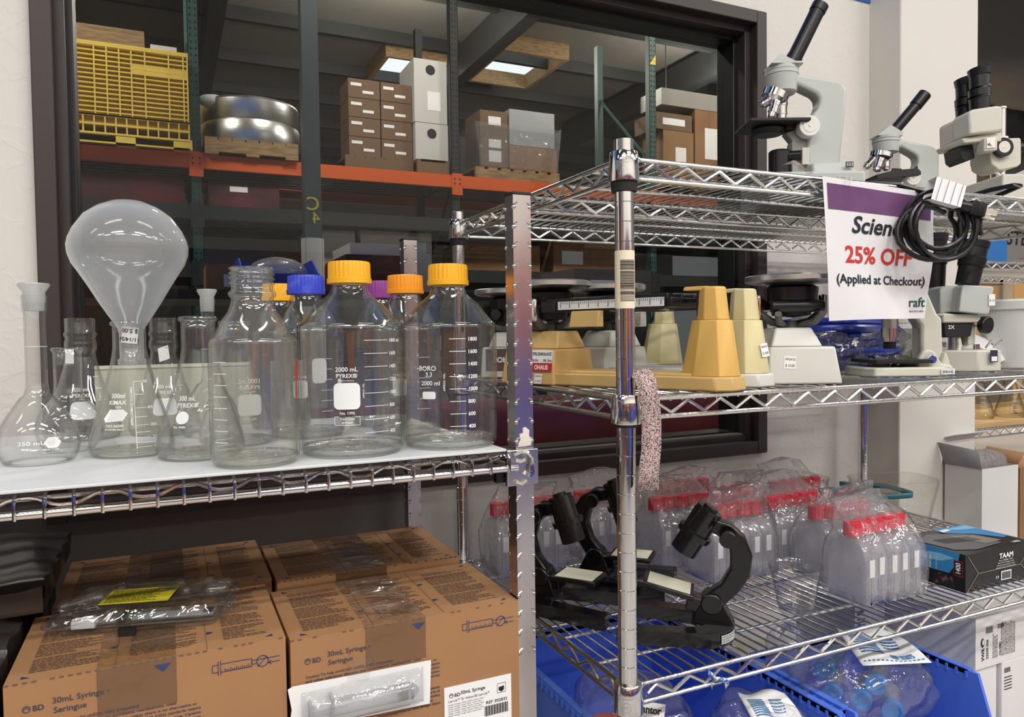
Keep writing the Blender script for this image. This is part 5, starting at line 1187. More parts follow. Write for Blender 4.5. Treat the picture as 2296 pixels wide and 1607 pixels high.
g = G(); g.M = T(f.pt(2180, 674, -.0592)); g.box(-.006, .006, -.0008, 0, -.011, .011); g.mi = 1; g.text('$ 25', .006, T((-.005, -.001, -.003)) @ RX(pi/2)); g.obj('price_sticker', [PAPER, BLACKINK], hp)
g = G(); f.plate(g, [(2085, 703), (2160, 703), (2168, 712), (2168, 722), (2085, 722)], -.045, .04); g.obj('yoke', IVORY, t, bev=.003)
g = G(); f.plate(g, [(2090, 720), (2155, 720), (2149, 752), (2092, 754)], -.04, .03); g.mi = 1; g.text('2X', .010, T(f.pt(2099, 735, -.0405)) @ RX(pi/2), bold=.02); g.obj('objective_block', [BLACKM, WHITEINK], t, bev=.002)
g = G(); f.plate(g, [(2150, 712), (2166, 708), (2166, 768), (2150, 772)], -.03, .02); f.rod(g, (2162, 728), (2180, 728), 4, y=-.02); g.obj('focus_housing', IVORY, t, bev=.002)
g = G(); g.cyl(f.pt(2176, 727, -.036), f.pt(2182, 728, -.048), 19/f.sc, n=30); k_ = g.obj('focus_knob', BLACKP, t, bev=.002)
g = G(); f.rod(g, (2142, 752), (2142, 790), 15, y=.0); f.rod(g, (2142, 790), (2142, 803), 27, y=.0); g.obj('pillar', ALU, t)
g = G(); g.tube([f.pt(2128, 750, -.03), f.pt(2128, 770, -.035), f.pt(2122, 785, -.04), f.pt(2108, 790, -.045)], .004, 8); g.obj('lamp_cord', IVORY, t)
g = G(); xa, xb, xc = f(2085, 0)[0], f(2158, 0)[0], f(2235, 0)[0]; pl = [(xa, -.05), (xb-.015, -.075), (xc-.03, -.06), (xc-.01, .06), (xa, .08)]; g.prism(pl, 0, .041, .99); b_ = g.obj('base', IVORY, t, bev=.003)
g = G(); M_ = T((xb+.016, -.0722, .028)) @ RZ(radians(11)); g.M = M_; g.box(-.008, .008, -.0008, 0, -.010, .013); g.mi = 1; g.box(-.006, .006, -.0014, -.0008, -.008, .001); g.obj('maker_plate', [mat('navy_plate', rgb(40, 44, 62), .5), PAPER], b_)
g = G(); g.tube([(xc-.02, -.02, .044), (xc-.01, -.03, .060)], .0025, 6); g.tube([(xc-.035, -.02, .044), (xc-.03, -.03, .060)], .0025, 6); g.cyl((xc-.06, -.03, .041), (xc-.06, -.03, .052), .006, n=12); g.obj('switch', CHROME, b_)
g = G(); g.tube([(1.545, .985, Z2+.048), (1.560, .970, Z2+.042), (1.572, .950, Z2+.025), (1.575, .935, Z2+.008)], .0060, 10); tag(g.obj('power_cord', BLACKP), 'thick black cord dropping behind the ivory box base beside the white bucket', 'cord')
g = G(); g.loft([[(1.505+.06*u, .99-.03*u, Z2+.055+.03*(1-abs(2*u-1))+.012*sin(7*a)) if False else (1.53+.05*(u-.5)+.022*cos(a)*(.6+.4*sin(3*u+a)), 1.0-.03*u+.02*sin(a), Z2+.066-.035*u+.018*sin(a*1.0+u)) for a in [2*pi*k/14 for k in range(14)]] for u in [i/8 for i in range(9)]]); tag(g.obj('paper_bundle', PAPER, sharp=60), 'crumpled white paper bundle behind the box base of the stereo microscope', 'paper')
# tubs and cartons behind
WP = mat('white_tub_plastic', rgb(222, 222, 218), .35)
t = thing('bucket', 'large white plastic bucket at the right end of the middle shelf', 'bucket', (1.622, .960, Z2))
g = G(); g.lathe([(.001, 0), (.069, 0), (.072, .003), (.080, .120), (.083, .121), (.084, .130), (.081, .132), (.078, .131), (.076, .118), (.068, .006), (.001, .006)], 48); g.obj('tub', WP, t)
g = G(); g.lathe([(.0805, .1205), (.086, .1215), (.087, .137), (.084, .140), (.078, .1415), (.001, .1415)], 48); g.obj('lid', WP, t)
t = thing('salt_tub', 'white tub with black printing behind the ivory teaching microscope', 'tub', (1.602, 1.28, Z2))
g = G(); g.lathe([(.001, 0), (.066, 0), (.068, .003), (.074, .098)], 40); g.lathe([(.074, .098), (.077, .099), (.077, .106), (.074, .108), (.001, .108)], 40)
with Ink(g, lambda z: .0735, face(1.602, 1.28)+.42, 1) as k: k.text('KOSHER SALT', .011, 0, .050, bold=.03); k.text('Not for Home Use', .006, 0, .036)
g.obj('tub_body', [WP, BLACKINK], t)
t = carton(1.575, 1.70, 1.13, 1.22, Z2, Z2+.085, 'white carton with large serif printing between the bucket and stereo microscope', mat('white_carton', rgb(226, 222, 214), .6), name='solution_carton')
t2 = bpy.data.objects[t.name]
g = G(); g.text('Saline Solution', .024, T((1.578, 1.1286, Z2+.042)) @ RX(pi/2), bold=.004, fitw=.118); g.obj('front_print', BLACKINK, t)
# ------------------------------------------------------------------ low visible shelf
Z1 = .8825
BLK = mat('glossy_black_plastic', rgb(16, 16, 17), .22, coat=.2)
def toy_scope(label, x, y, rz, incl, plate):
    t = thing('toy_microscope', label, 'microscope', (x, y, Z1), rz, 'black plastic microscopes on the low shelf')
    f = PFr(1222, 1345, 1365)
    # horseshoe base: opening towards +x
    out, inn = [], []
    for i in range(13):
        a = pi/2+pi*i/12; out.append((.012+.052*cos(a)*.9, .058*sin(a))); inn.append((.030+.026*cos(a), .033*sin(a)))
    leg = [(.135, .072), (.139, .060), (.132, .048)]
    poly = [(.132, -.048), (.139, -.060), (.135, -.072)]
    pts = [(.135, .066)]+out[0:]+[(.135, -.066), (.139, -.058), (.134, -.046)]+inn[::-1]+[(.134, .046), (.139, .058)]
    n = len(out)
    g = G()
    O = [(.138, .070)]+out+[(.138, -.070)]; I = [(.136, .046)]+inn+[(.136, -.046)]
    for k in range(len(O)-1):
        a, b, c, d = O[k], O[k+1], I[k+1], I[k]
        g.add([(*a, 0), (*b, 0), (*c, 0), (*d, 0), (*a, .022), (*b, .022), (*c, .022), (*d, .022)], [(3, 2, 1, 0), (4, 5, 6, 7), (0, 1, 5, 4), (2, 3, 7, 6)])
    for q in (1, -1): a, d = (.138, q*.070), (.136, q*.046); g.add([(*a, 0), (*d, 0), (*a, .022), (*d, .022)], [(0, 1, 3, 2)])
    b_ = g.obj('base', BLK, t, sharp=50)
    if plate:
        g = G(); g.fn = lambda q: (.012-.0474*cos(q.x/.05+plate)-.0006, -.0588*sin(q.x/.05+plate), q.z)
        for k in range(8): g.add([(-.017+k*.00425, 0, .005), (-.017+(k+1)*.00425, 0, .005), (-.017+(k+1)*.00425, 0, .018), (-.017+k*.00425, 0, .018)], [(0, 1, 2, 3)])
        g.mi = 1
        for s_, z, w in (('NATIONAL TEACHING AIDS', .0140, .031), ('NEW HYDE PARK, N.Y.', .0103, .027), ('PATENT PENDING', .0068, .016)): g.text(s_, .0030, T((-.016, 0, z)) @ RX(pi/2), bold=.02, fitw=w)
        g.fn = lambda q: (.012-.0474*cos(q.x/.05+plate)-.0010, -.0592*sin(q.x/.05+plate), q.z)
        g.obj('maker_label', [mat('silver_label', rgb(196, 196, 192), .4), BLACKINK], b_)
    g = G(); g.frus((-.034, .030, -.020, .020), .020, (-.016, .016, -.015, .015), .058); g.cyl((.0, -.019, .052), (.0, .019, .052), .016, n=24); g.obj('pillar', BLK, t, bev=.002)
    up = Matrix.Translation((0, 0, .052)) @ RY(-incl) @ Matrix.Translation((0, 0, -.052))
    g = G(); g.M = up
    P = [(-.016, .050), (-.034, .078), (-.045, .108), (-.042, .140), (-.026, .164), (-.002, .178), (.026, .180), (.030, .160), (.006, .154), (-.008, .140), (-.015, .112), (-.007, .085), (.014, .060), (.012, .048)]
    g.loft([[(a_, -.0125, b_) for a_, b_ in P], [(a_, .0125, b_) for a_, b_ in P]]); g.obj('arm', BLK, t, bev=.003, bseg=3)
    g = G(); g.M = up; z = f(0, 1262)[1]; g.box(.010, .036, -.016, .016, z-.028, z-.006); g.box(.028, .106, -.030, .030, z-.008, z); st = g.obj('stage', BLK, t, bev=.0015)
    g = G(); g.M = up; g.box(.034, .100, -.0255, .0255, z, z+.0008); g.obj('white_plate', mat('ivory_plate', rgb(222, 218, 196), .5), st)
    g = G(); g.M = up
    a, b = Vector((.034, 0, .188)), Vector((.058, 0, .116)); d = b-a
    for s0, s1, r in ((-.10, -.04, 16), (-.04, .04, 28), (.04, .50, 29.5), (.50, .58, 37), (.58, .62, 36), (.62, 1.0, 28)): g.cyl(a+d*s0, a+d*s1, r/f.sc, n=28)
    g.obj('eyetube', BLK, t)
    g = G(); g.M = up; c = Vector((.0, 0, .160)); g.cyl(c+Vector((0, -.034, 0)), c+Vector((0, .034, 0)), .005, n=12)
    for q in (-1, 1): g.cyl(c+Vector((0, q*.026, 0)), c+Vector((0, q*.036, 0)), .0125, n=20)
    g.obj('focus_knob', BLK, t, bev=.001)
    return t
toy_scope('black toy microscope nearest the notched post', .580, 1.135, radians(-52), 0, None)
toy_scope('black toy microscope half hidden behind the round front post', .722, 1.190, radians(-46), 0, None)
toy_scope('black toy microscope tilted back at the shelf front, with a silver label', .752, .902, radians(140), radians(13), -.65)
# culture flasks in zip bags
FLK = clear('flask_plastic', tint=(.985, .985, .99), edge=(.80, .80, .85), refl=.06, rough=.06, milk=.27, milkcol=(.95, .94, .98), power=2.4)
REDC = mat('red_flask_cap', rgb(206, 38, 56), .4); FPR = mat('flask_print', rgb(126, 124, 132), .7)
def flask_proto():
    t = thing('culture_flask', 'x', 'flask', (0, 0, 0))
    g = G(); pl = [(-.040, 0), (.040, 0), (.0405, .078), (.030, .096), (.015, .104), (-.015, .104), (-.030, .096), (-.0405, .078)]
    g.loft([[(-.0125, y, z) for y, z in pl], [(.0125, y, z) for y, z in pl]]); g.cyl((0, 0, .103), (0, 0, .116), .011, n=16)
    g.mi = 1; g.box(-.006, .006, -.0412, -.0406, .046, .076)
    g.mi = 2
    for k in range(3):
        x = -.0095+k*.0035; z = .008
        if k == 1: continue
        g.box(x, x+.0012, -.0410, -.0406, .008, .044); g.box(x, x+.0012, -.0410, -.0406, .05, .085)
    g.obj('flask_body', [FLK, PAPER, FPR], t, bev=.002)
    g = G(); N = 36; R = lambda r, z, k=0: [((r-(k if i % 3 == 0 else 0))*cos(2*pi*i/N), (r-(k if i % 3 == 0 else 0))*sin(2*pi*i/N), z) for i in range(N)]
    g.loft([R(.0150, .110), R(.0150, .1125), R(.0146, .113, .0008), R(.0146, .132, .0008), R(.0135, .134), R(.004, .134)], True, True); g.obj('cap', REDC, t, sharp=50)
    return t
proto = flask_proto(); used = False
ORD = ('leftmost', 'second from left', 'middle', 'second from right', 'rightmost')
ZIP = clear('zip_bag_film', tint=(.988, .988, .99), edge=(.85, .85, .88), refl=.07, rough=.07, milk=.14, milkcol=(.96, .95, .98), bm=(22, .9))
PACKS = ((1.058, .918, 'front right bag by the clear cup', 1), (1.092, 1.024, 'bag behind the front right one', 2), (1.075, 1.132, 'third bag back on the right', 3), (.905, 1.118, 'bag behind the tilted black microscope', 4), (.868, 1.226, 'bag left behind the tilted black microscope', 5),
         (1.030, 1.240, 'fourth bag back on the right', 6), (1.196, 1.240, 'bag in front of the teal scoops', 7), (.965, 1.345, 'bag right under the window frame', 8), (.765, 1.350, 'bag behind the round front post', 9), (.568, 1.335, 'bag behind the notched post', 10))
PITCH = .0292
for x0, yc, where, sd in PACKS:
    rnd = random.Random(sd)
    for k in range(5):
        lab = '%s red-capped culture flask in the %s' % (ORD[k], where)
        loc = (x0+.0146+k*PITCH, yc+rnd.uniform(-.003, .003), Z1+.0012); o = proto
        if used: o = copy_tree(proto, None, loc, rnd.uniform(-.02, .02)+(pi if rnd.random() < 0 else 0))
        used = True; o.location = loc; o['label'] = lab; o['group'] = 'red-capped culture flasks on the low shelf'
    # the bag: a wrinkled box gathered to a flat flap above the caps
    w = 5*PITCH; ph = rnd.random()*6; rings = []
    for z, gx, gy, am in ((.0004, .003, .045, .0), (.03, .006, .047, .0015), (.07, .006, .047, .002), (.098, .004, .040, .003), (.120, .002, .024, .004), (.138, .0, .018, .004), (.146, -.004, .009, .003), (.152, -.006, .004, .002), (.166+rnd.random()*.008, -.008, .0016, .003)):
        N = 64; ring = []
        for i in range(N):
            u = i/N*4; sd_ = int(u); q = u-sd_
            ex = w/2+gx; ey = gy
            if sd_ == 0: p = (-ex+2*ex*q, -ey)
            elif sd_ == 1: p = (ex, -ey+2*ey*q)
            elif sd_ == 2: p = (ex-2*ex*q, ey)
            else: p = (-ex, ey-2*ey*q)
            n_ = am*(sin(p[0]*160+ph+z*60)+.7*sin(p[0]*310+p[1]*90-z*90+ph*2)+.5*sin(p[1]*220+z*140))
            lx, ly = (0, -1) if sd_ == 0 else (1, 0) if sd_ == 1 else (0, 1) if sd_ == 2 else (-1, 0)
            tilt = max(0, z-.12)*(.9 if sd % 2 else -.4)
            ring.append((x0+w/2+p[0]+lx*n_, yc+p[1]+ly*n_+tilt, Z1+z+(.006*sin(p[0]*45+ph) if z > .14 else 0)))
        rings.append(ring)
    g = G(); g.loft(rings, True, True); tag(g.obj('zip_bag', ZIP, sharp=180), 'clear %s holding five red-capped flasks' % where, 'bag', 'zip bags of culture flasks')
# clear drinking cup
t = thing('plastic_cup', 'clear empty plastic cup on the low wire shelf', 'cup', (.940, .915, Z1))
g = G(); n = 48; g.lathe([(.001, .004), (.025, .004), (.0265, 0), (.0285, .003), (.0305, .016), (.0395, .066), (.0415, .069), (.0418, .073), (.0436, .074), (.0440, .0765), (.0430, .0778), (.0415, .0765), (.0405, .070), (.0295, .014), (.0275, .006), (.001, .0055)], n)
g.obj('cup_body', clear('cup_plastic', tint=(.985, .986, .988), edge=(.74, .75, .78), refl=.07, rough=.03, power=2.6), t, sharp=180)
for k in range(8):
    a = k*pi/4+.2; g = G(); g.tube([(.031*cos(a), .031*sin(a), .016), (.0385*cos(a+.03), .0385*sin(a+.03), .060)], .0006, 5); g.obj('moulded_rib', bpy.data.materials['cup_plastic'], t)
# aquarium pump carton
t = thing('pump_carton', 'black and blue aquarium pump box with a ribbed grey pump printed on top', 'box', (1.266, .842, Z1))
W_, D_, H_ = .190, .135, .068
BLUEG = mat('blue_print', rgb(52, 138, 196), .4); BLKC = mat('black_carton', rgb(20, 20, 23), .3, bm=(60, .03)); GR1 = mat('print_grey', rgb(96, 98, 102), .4); GR2 = mat('print_taupe', rgb(140, 128, 120), .4); SKYB = mat('pale_blue_print', rgb(130, 190, 226), .4); REDL = mat('red_outline', rgb(200, 40, 40), .5)
CORAL = mat('coral_print', rgb(24, 40, 52), .4, var=(110, rgb(206, 110, 60), .56, .62)); REEF = mat('reef_print', rgb(26, 30, 30), .4, var=(90, rgb(120, 70, 84), .55, .62))
g = G(); g.box(0, W_, 0, D_, 0, H_)
def top(mi, pts, e=.0006): g.mi = mi; g.add([(a, b, H_+e) for a, b in pts], [tuple(range(len(pts)))])
top(1, [(.10, .135), (.19, .135), (.19, .045), (.172, .040), (.150, .078), (.10, .110)], .0004)
top(5, [(.12, .128), (.19, .128), (.19, .105), (.15, .112)], .0006)
top(3, [(.012, .028), (.006, .095), (.06, .118), (.128, .088), (.135, .02), (.05, .012)], .0008)
top(4, [(.085, .09), (.135, .075), (.15, .03), (.10, .03)], .0012)
g.mi = 0
for k in range(15): x = .035+k*.0055; g.add([(x, .060-k*.001, H_+.0014), (x+.0028, .060-k*.001, H_+.0014), (x+.0028, .088-k*.001, H_+.0014), (x, .088-k*.001, H_+.0014)], [(0, 1, 2, 3)])
top(2, [(.10, .122), (.128, .126), (.126, .114), (.099, .111)], .0016)
g.mi = 2; g.text('1400', .011, T((.150, .008, H_+.0012)), bold=.02)
g.mi = 6; g.add([(.0, .131, H_+.0010), (.09, .1335, H_+.0010), (.09, .1345, H_+.0010), (.0, .1335, H_+.0010)], [(0, 1, 2, 3)])
# left face (x = 0): y runs into the shelf
def left(mi, y0, y1, z0, z1, e=-.0006): g.mi = mi; g.add([(e, y1, z0), (e, y0, z0), (e, y0, z1), (e, y1, z1)], [(0, 1, 2, 3)])
g.mi = 1; g.add([(-.0005, D_, .026), (-.0005, .030, .028), (-.0005, .014, .052), (-.0005, .010, H_), (-.0005, D_, H_)], [(0, 1, 2, 3, 4)])
g.mi = 5; g.add([(-.0008, D_, .040), (-.0008, .045, .046), (-.0008, .020, .057), (-.0008, .045, .060), (-.0008, D_, .052)], [(0, 1, 2, 3, 4)])
LM = T((-.0012, .125, 0)) @ RZ(-pi/2) @ RX(pi/2)
left(7, .068, .112, .005, .026); left(8, .020, .060, .003, .024)
left(6, .004, .0215, .027, .0545, -.0008); left(0, .0048, .0207, .028, .0535, -.001)
g.mi = 2; VM = lambda y, z: T((-.0014, y, z)) @ RZ(-pi/2) @ RX(pi/2) @ RZ(pi/2)
g.text('1400', .0125, VM(.0085, .030), bold=.03, fitw=.021); g.text('PUMP SIZE:', .0062, VM(.064, .029), bold=.03, fitw=.024)
for k, s_ in enumerate(('Hydro Pump', 'Fountain streams', 'Healthy filtration')): g.text(s_, .0042, VM(.088-k*.009, .029), bold=.015, fitw=.024)
g.text('6 x 2.8 x 5.2 in', .0042, VM(.053, .029), bold=.01, fitw=.022)
# front face (y = 0)
FM2 = T((0, -.0010, 0)) @ RX(pi/2)
g.mi = 2; g.text('TAAM', .0130, FM2 @ T((.093, .0490, 0)), bold=.035, fitw=.040, cw=1)
for k, s_ in enumerate(('Fax (800) 555', 'Bio-Pro Pump Ltd.', 'www.taaminc.com', 'Made for fresh and salt water')): g.text(s_, .0036, FM2 @ T((.112, .0440-k*.0042, 0)), align='c', fitw=.040+.006*k)
g.add([FM2 @ Vector(p) for p in ((.098, .0085, 0), (.128, .0085, 0), (.128, .0255, 0), (.098, .0255, 0))], [(0, 1, 2, 3)])
g.text('C E', .0060, FM2 @ T((.083, .014, 0)), bold=.03); g.mi = 0
for k in range(17): x = .1005+k*.0015; g.add([FM2 @ Vector(p) for p in ((x, .0105, .0004), (x+.0008, .0105, .0004), (x+.0008, .0235, .0004), (x, .0235, .0004))], [(0, 1, 2, 3)])
g.mi = 9
for a, b in (((.003, .001), (.034, .031)), ((.034, .031), (.006, .064)), ((.034, .031), (.155, .031)), ((.155, .031), (.187, .064)), ((.155, .031), (.187, .002))):
    dx, dy = b[0]-a[0], b[1]-a[1]; L = sqrt(dx*dx+dy*dy); nx, ny = -dy/L*.0006, dx/L*.0006
    g.add([FM2 @ Vector((p[0]+s_*nx, p[1]+s_*ny, 0)) for p, s_ in ((a, -1), (b, -1), (b, 1), (a, 1))], [(0, 1, 2, 3)])
g.obj('carton_body', [BLKC, BLUEG, WHITEINK, GR1, GR2, SKYB, REDL, CORAL, REEF, mat('worn_edge', rgb(150, 138, 120), .8)], t)
# teal handled clear scoops
TEAL = mat('teal_plastic', rgb(20, 106, 116), .4); SCO = clear('scoop_plastic', tint=(.975, .976, .965), edge=(.76, .76, .70), refl=.06, rough=.05, power=2.2)
def scoop(label, x, y, rz, z=0):
    t = thing('clear_scoop', label, 'container', (x, y, Z1+z), rz, 'teal-handled clear containers')
    g = G(); R = lambda k, zz: [(a*k, b*k, zz) for a, b, _ in rr(-.095, .095, -.06, .06, .030, 0, 6)]
    g.loft([R(.74, 0), R(.78, .004), R(.98, .095), R(1.0, .105), R(1.02, .106), R(1.02, .109), R(.97, .108), R(.95, .095), R(.75, .007)], True, True); g.obj('clear_tray', SCO, t)
    g = G(); g.loft([[(a*1.03, b*1.03, .072+zz) for a, b, _ in rr(-.095, .02, -.06, .06, .028, 0, 6)] for zz in (0, .012)], False, False); g.box(-.20, -.08, -.018, .018, .076, .090); g.box(-.10, -.085, -.065, .065, .066, .092); g.obj('handle', TEAL, t, solid=.004)
    return t
scoop('clear scoop with teal handle standing nearest the pump box', 1.585, 1.235, radians(-15))
scoop('clear scoop with teal handle at the back of the low shelf, left of the first', 1.37, 1.365, radians(-8))

# ------------------------------------------------------------------ bottom shelf: blue bins, bags, white cartons
Z0 = .5215
BB = mat('royal_blue_bin', rgb(84, 122, 228), .38)
def rim(o, x0, x1, y0, y1, z1):
    g = G()
    for x in (x0, x1): 
        g.box(x-.006, x+.006, y0, y1, z1-.008, z1+.002)
        for k in range(int((y1-y0)/.018)): g.box(x-.009, x+.009, y0+k*.018, y0+k*.018+.004, z1-.014, z1-.002)
    g.box(x0, x1, y1-.006, y1+.006, z1-.008, z1+.002); g.obj('rim', BB, o)
b1 = hopper('storage_bin', 'wide blue bin under the tilted black microscope', .579, .936, .735, 1.315, Z0, .752, .55, BB, .12); rim(b1, .579, .936, .82, 1.315, .752)
b2 = hopper('storage_bin', 'blue bin holding blue-capped tubes beside the white cartons', .958, 1.262, .775, 1.045, Z0, .752, .50, BB, .14); rim(b2, .958, 1.262, .83, 1.045, .752)
SB = clear('tube_bag_film', tint=(.985, .985, .99), edge=(.84, .84, .87), refl=.08, rough=.07, milk=.10, milkcol=(.94, .94, .96), bm=(16, 1.0))
TUBM = clear('tube_plastic', tint=(.86, .87, .89), edge=(.6, .62, .66), refl=.06, rough=.12, milk=.38, milkcol=(.84, .85, .88)); BCAP = mat('sky_blue_cap', rgb(42, 122, 198), .4)
tb = thing('centrifuge_tube', 'x', 'tube')
g = G(); g.cyl((.015, 0, 0), (.098, 0, 0), .0135, n=20); g.cyl((.098, 0, 0), (.113, 0, 0), .0135, .003, n=20); g.obj('tube_body', TUBM, tb)
g = G(); N = 32; Rg = lambda r, x, k=0: [(x, (r-(k if i % 2 else 0))*cos(2*pi*i/N), (r-(k if i % 2 else 0))*sin(2*pi*i/N)) for i in range(N)]
g.loft([Rg(.009, .0015), Rg(.011, 0), Rg(.0160, 0), Rg(.0165, .002), Rg(.0170, .003, .0008), Rg(.0170, .020, .0008), Rg(.0165, .021)], True, True); g.obj('cap', BCAP, tb, sharp=50)
TUB = ((1.000, .895, .735, .28, 'leftmost'), (1.020, .928, .758, .22, 'upper left'), (1.058, .945, .766, .18, 'topmost'), (1.038, .868, .728, .30, 'middle'), (1.065, .862, .752, .25, 'front upper'), (1.075, .838, .715, .34, 'front lower'), (1.095, .900, .735, .2, 'rightmost'))
for i, (x, y, z, a, w) in enumerate(TUB):
    o = tb if i == 0 else copy_tree(tb); o.location = (x, y, z); o.rotation_euler = (0, radians(4), a+.35); o['label'] = '%s blue-capped tube in the bag in the right blue bin' % w; o['group'] = 'blue-capped tubes'
g = G(); g.loft(blob(1.095, .915, .665, .135, .085, .128, 11, .10)); tag(g.obj('plastic_bag', SB, sharp=180), 'clear bag of blue-capped tubes with a printed white flap, right blue bin', 'bag')
DKB = mat('label_blue', rgb(44, 120, 180), .6)
def flap(label, corners, txt, num):
    A, B, C_, D = [Vector(c) for c in corners]; g = G()
    P = lambda u, v, e=0: A.lerp(B, u).lerp(D.lerp(C_, u), v)+Vector((0, 0, .006*sin(u*7)*sin(v*4)+e))
    g.grid(lambda u, v: P(u, v), 14, 10); g.mi = 1; rnd = random.Random(8)
    for i in range(9):
        u = .10
        while u < .42: l = .01+rnd.random()*.03; g.grid(lambda a, b: P(u+l*a, .25+i*.06+.03*b, .0012), 1, 1); u += l+.008
    for i in range(5):
        u = .55
        while u < .80: l = .01+rnd.random()*.03; g.grid(lambda a, b: P(u+l*a, .45+i*.07+.03*b, .0012), 1, 1); u += l+.008
    def fn(q): return tuple(P(min(max(q.x, 0), 1), min(max(q.y, 0), 1), .0014))
    g.fn = fn; g.text(num, .16, T((.52, .14, 0)), bold=.02, fitw=.33); g.fn = None
    for i in range(14): g.grid(lambda a, b: P(.05+i*.066+.035*a, .07+.02*b, .0012), 1, 1)
    return tag(g.obj('bag_label', [PAPER, DKB], sharp=180, solid=.0004), label, 'label')
flap('white printed flap lying over the blue-capped tubes', ((1.035, .862, .792), (1.155, .825, .788), (1.190, .930, .800), (1.085, .965, .815)), '', 'REF 352075')
flap('white printed flap at the front of the wide blue bin', ((.795, .850, .748), (.880, .835, .740), (.890, .890, .768), (.815, .915, .772)), '', 'REF 352')
g = G(); g.loft(blob(.845, .900, .64, .075, .075, .122, 14, .1)); tag(g.obj('plastic_bag', SB, sharp=180), 'clear bag under the printed flap in the wide blue bin', 'bag')
g = G(); g.loft(blob(1.010, 1.000, .60, .045, .032, .215, 17, .10)); tag(g.obj('plastic_bag', SB, sharp=180), 'tall clear bag standing at the back left of the right blue bin', 'bag')
g = G(); g.loft(blob(.655, .985, .60, .080, .120, .210, 21, .09)); tag(g.obj('plastic_bag', SB, sharp=180), 'large clear bag at the left end of the wide blue bin', 'bag')
t = thing('specimen_jar', 'jar with an orange lid inside the clear bag behind the notched post', 'jar', (.635, 1.015, .695), .4)
g = G(); g.cyl((0, 0, -.09), (0, 0, 0), .030, n=28); g.obj('jar_body', TUBM, t); g = G(); g.cyl((0, 0, 0), (0, 0, .022), .033, n=28); g.obj('lid', mat('orange_red_lid', rgb(206, 82, 50), .5), t, bev=.002)
# hanging packet with maker print
g = G(); A, B, C_, D = [Vector(c) for c in ((.567, .880, .770), (.622, .856, .760), (.640, .868, .812), (.580, .892, .826))]; P = lambda u, v, e=0: A.lerp(B, u).lerp(D.lerp(C_, u), v)+Vector((-.3*e, -e, .3*e)); g.grid(lambda u, v: P(u, v), 6, 6); g.mi = 1
def fn(q): return tuple(P(q.x, q.y, .0008))
g.fn = fn; g.text('avantor', .26, T((.30, .74, 0)), bold=.02, fitw=.62)
for i in range(4): g.text('Sterile specimen bag', .09, T((.25, .55-i*.14, 0)), fitw=.6)
g.fn = None; tag(g.obj('bag_label', [PAPER, BLACKINK], sharp=180, solid=.0004), 'white printed label on the bag behind the round front post foot', 'label')
# white cartons
WC = mat('white_carton_card', rgb(226, 224, 222), .6, bm=(20, .06))
def wcarton(label, x0, x1, y0, y1, z0, z1, big=False):
    t = thing('white_carton', label, 'box', (x0, y0, z0), 0); w, h = x1-x0, z1-z0
    g = G(); g.box(0, w, 0, y1-y0, 0, h); g.mi = 1; M_ = T((0, -.0006, 0)) @ RX(pi/2)
    def bar(x, y, W2, H2, n=16):
        for k in range(n): g.add([M_ @ Vector(p) for p in ((x+k*W2/n, y, 0), (x+(k+.35+.3*(k % 3)/2)*W2/n, y, 0), (x+(k+.35+.3*(k % 3)/2)*W2/n, y+H2, 0), (x+k*W2/n, y+H2, 0))], [(0, 1, 2, 3)])
    if big:
        V = lambda x, y: M_ @ T((x, y, 0)) @ RZ(pi/2)
        g.text('VWR', .0120, V(.026, .014), bold=.03, fitw=.026); g.text('53509-306', .0092, V(.038, .016), bold=.02, fitw=.038)
        n = 14; g.add([M_ @ Vector((.0205+.0055*cos(2*pi*i/n), .050+.009*sin(2*pi*i/n), 0)) for i in range(n)], [tuple(range(n))])
        g.mi = 0; g.add([M_ @ Vector((.0215+.003*cos(2*pi*i/n), .051+.0055*sin(2*pi*i/n), .0004)) for i in range(n)], [tuple(range(n))]); g.mi = 1
        bar(.030, .066, .022, .013); bar(.066, .070, .020, .009)
        rnd = random.Random(6)
        for k in range(17):
            x = .052+k*.0042; 
            if k in (4, 5): continue
            y = .014
            while y < .056+.02*(k > 5): l = .002+rnd.random()*.006; g.add([M_ @ Vector(p) for p in ((x, y, 0), (x+.0013, y, 0), (x+.0013, y+l, 0), (x, y+l, 0))], [(0, 1, 2, 3)]); y += l+.001
        g.text('732-0884', .0072, V(.076, .016), bold=.02, fitw=.026)
    else:
        bar(.006, h-.022, .020, .010, 10)
        for k in range(5): g.add([M_ @ Vector(p) for p in ((.006, h-.032-k*.006, 0), (.030, h-.032-k*.006, 0), (.030, h-.030-k*.006, 0), (.006, h-.030-k*.006, 0))], [(0, 1, 2, 3)])
    g.obj('carton_body', [WC, BLACKINK], t, bev=.0012)
    return t
wcarton('large white carton with sideways black print on top of the white carton pile', 1.392, 1.70, .905, 1.21, .6925, .792, True)
wcarton('white carton at the bottom left of the white carton pile', 1.385, 1.468, .912, 1.2, Z0, .6915)
wcarton('white carton at the bottom middle of the white carton pile', 1.474, 1.585, .905, 1.2, Z0, .6915)
wcarton('white carton at the bottom right of the white carton pile', 1.590, 1.70, .905, 1.2, Z0, .6915)
wcarton('white carton with small barcode behind the right blue bin', 1.285, 1.375, 1.09, 1.25, Z0, .775)
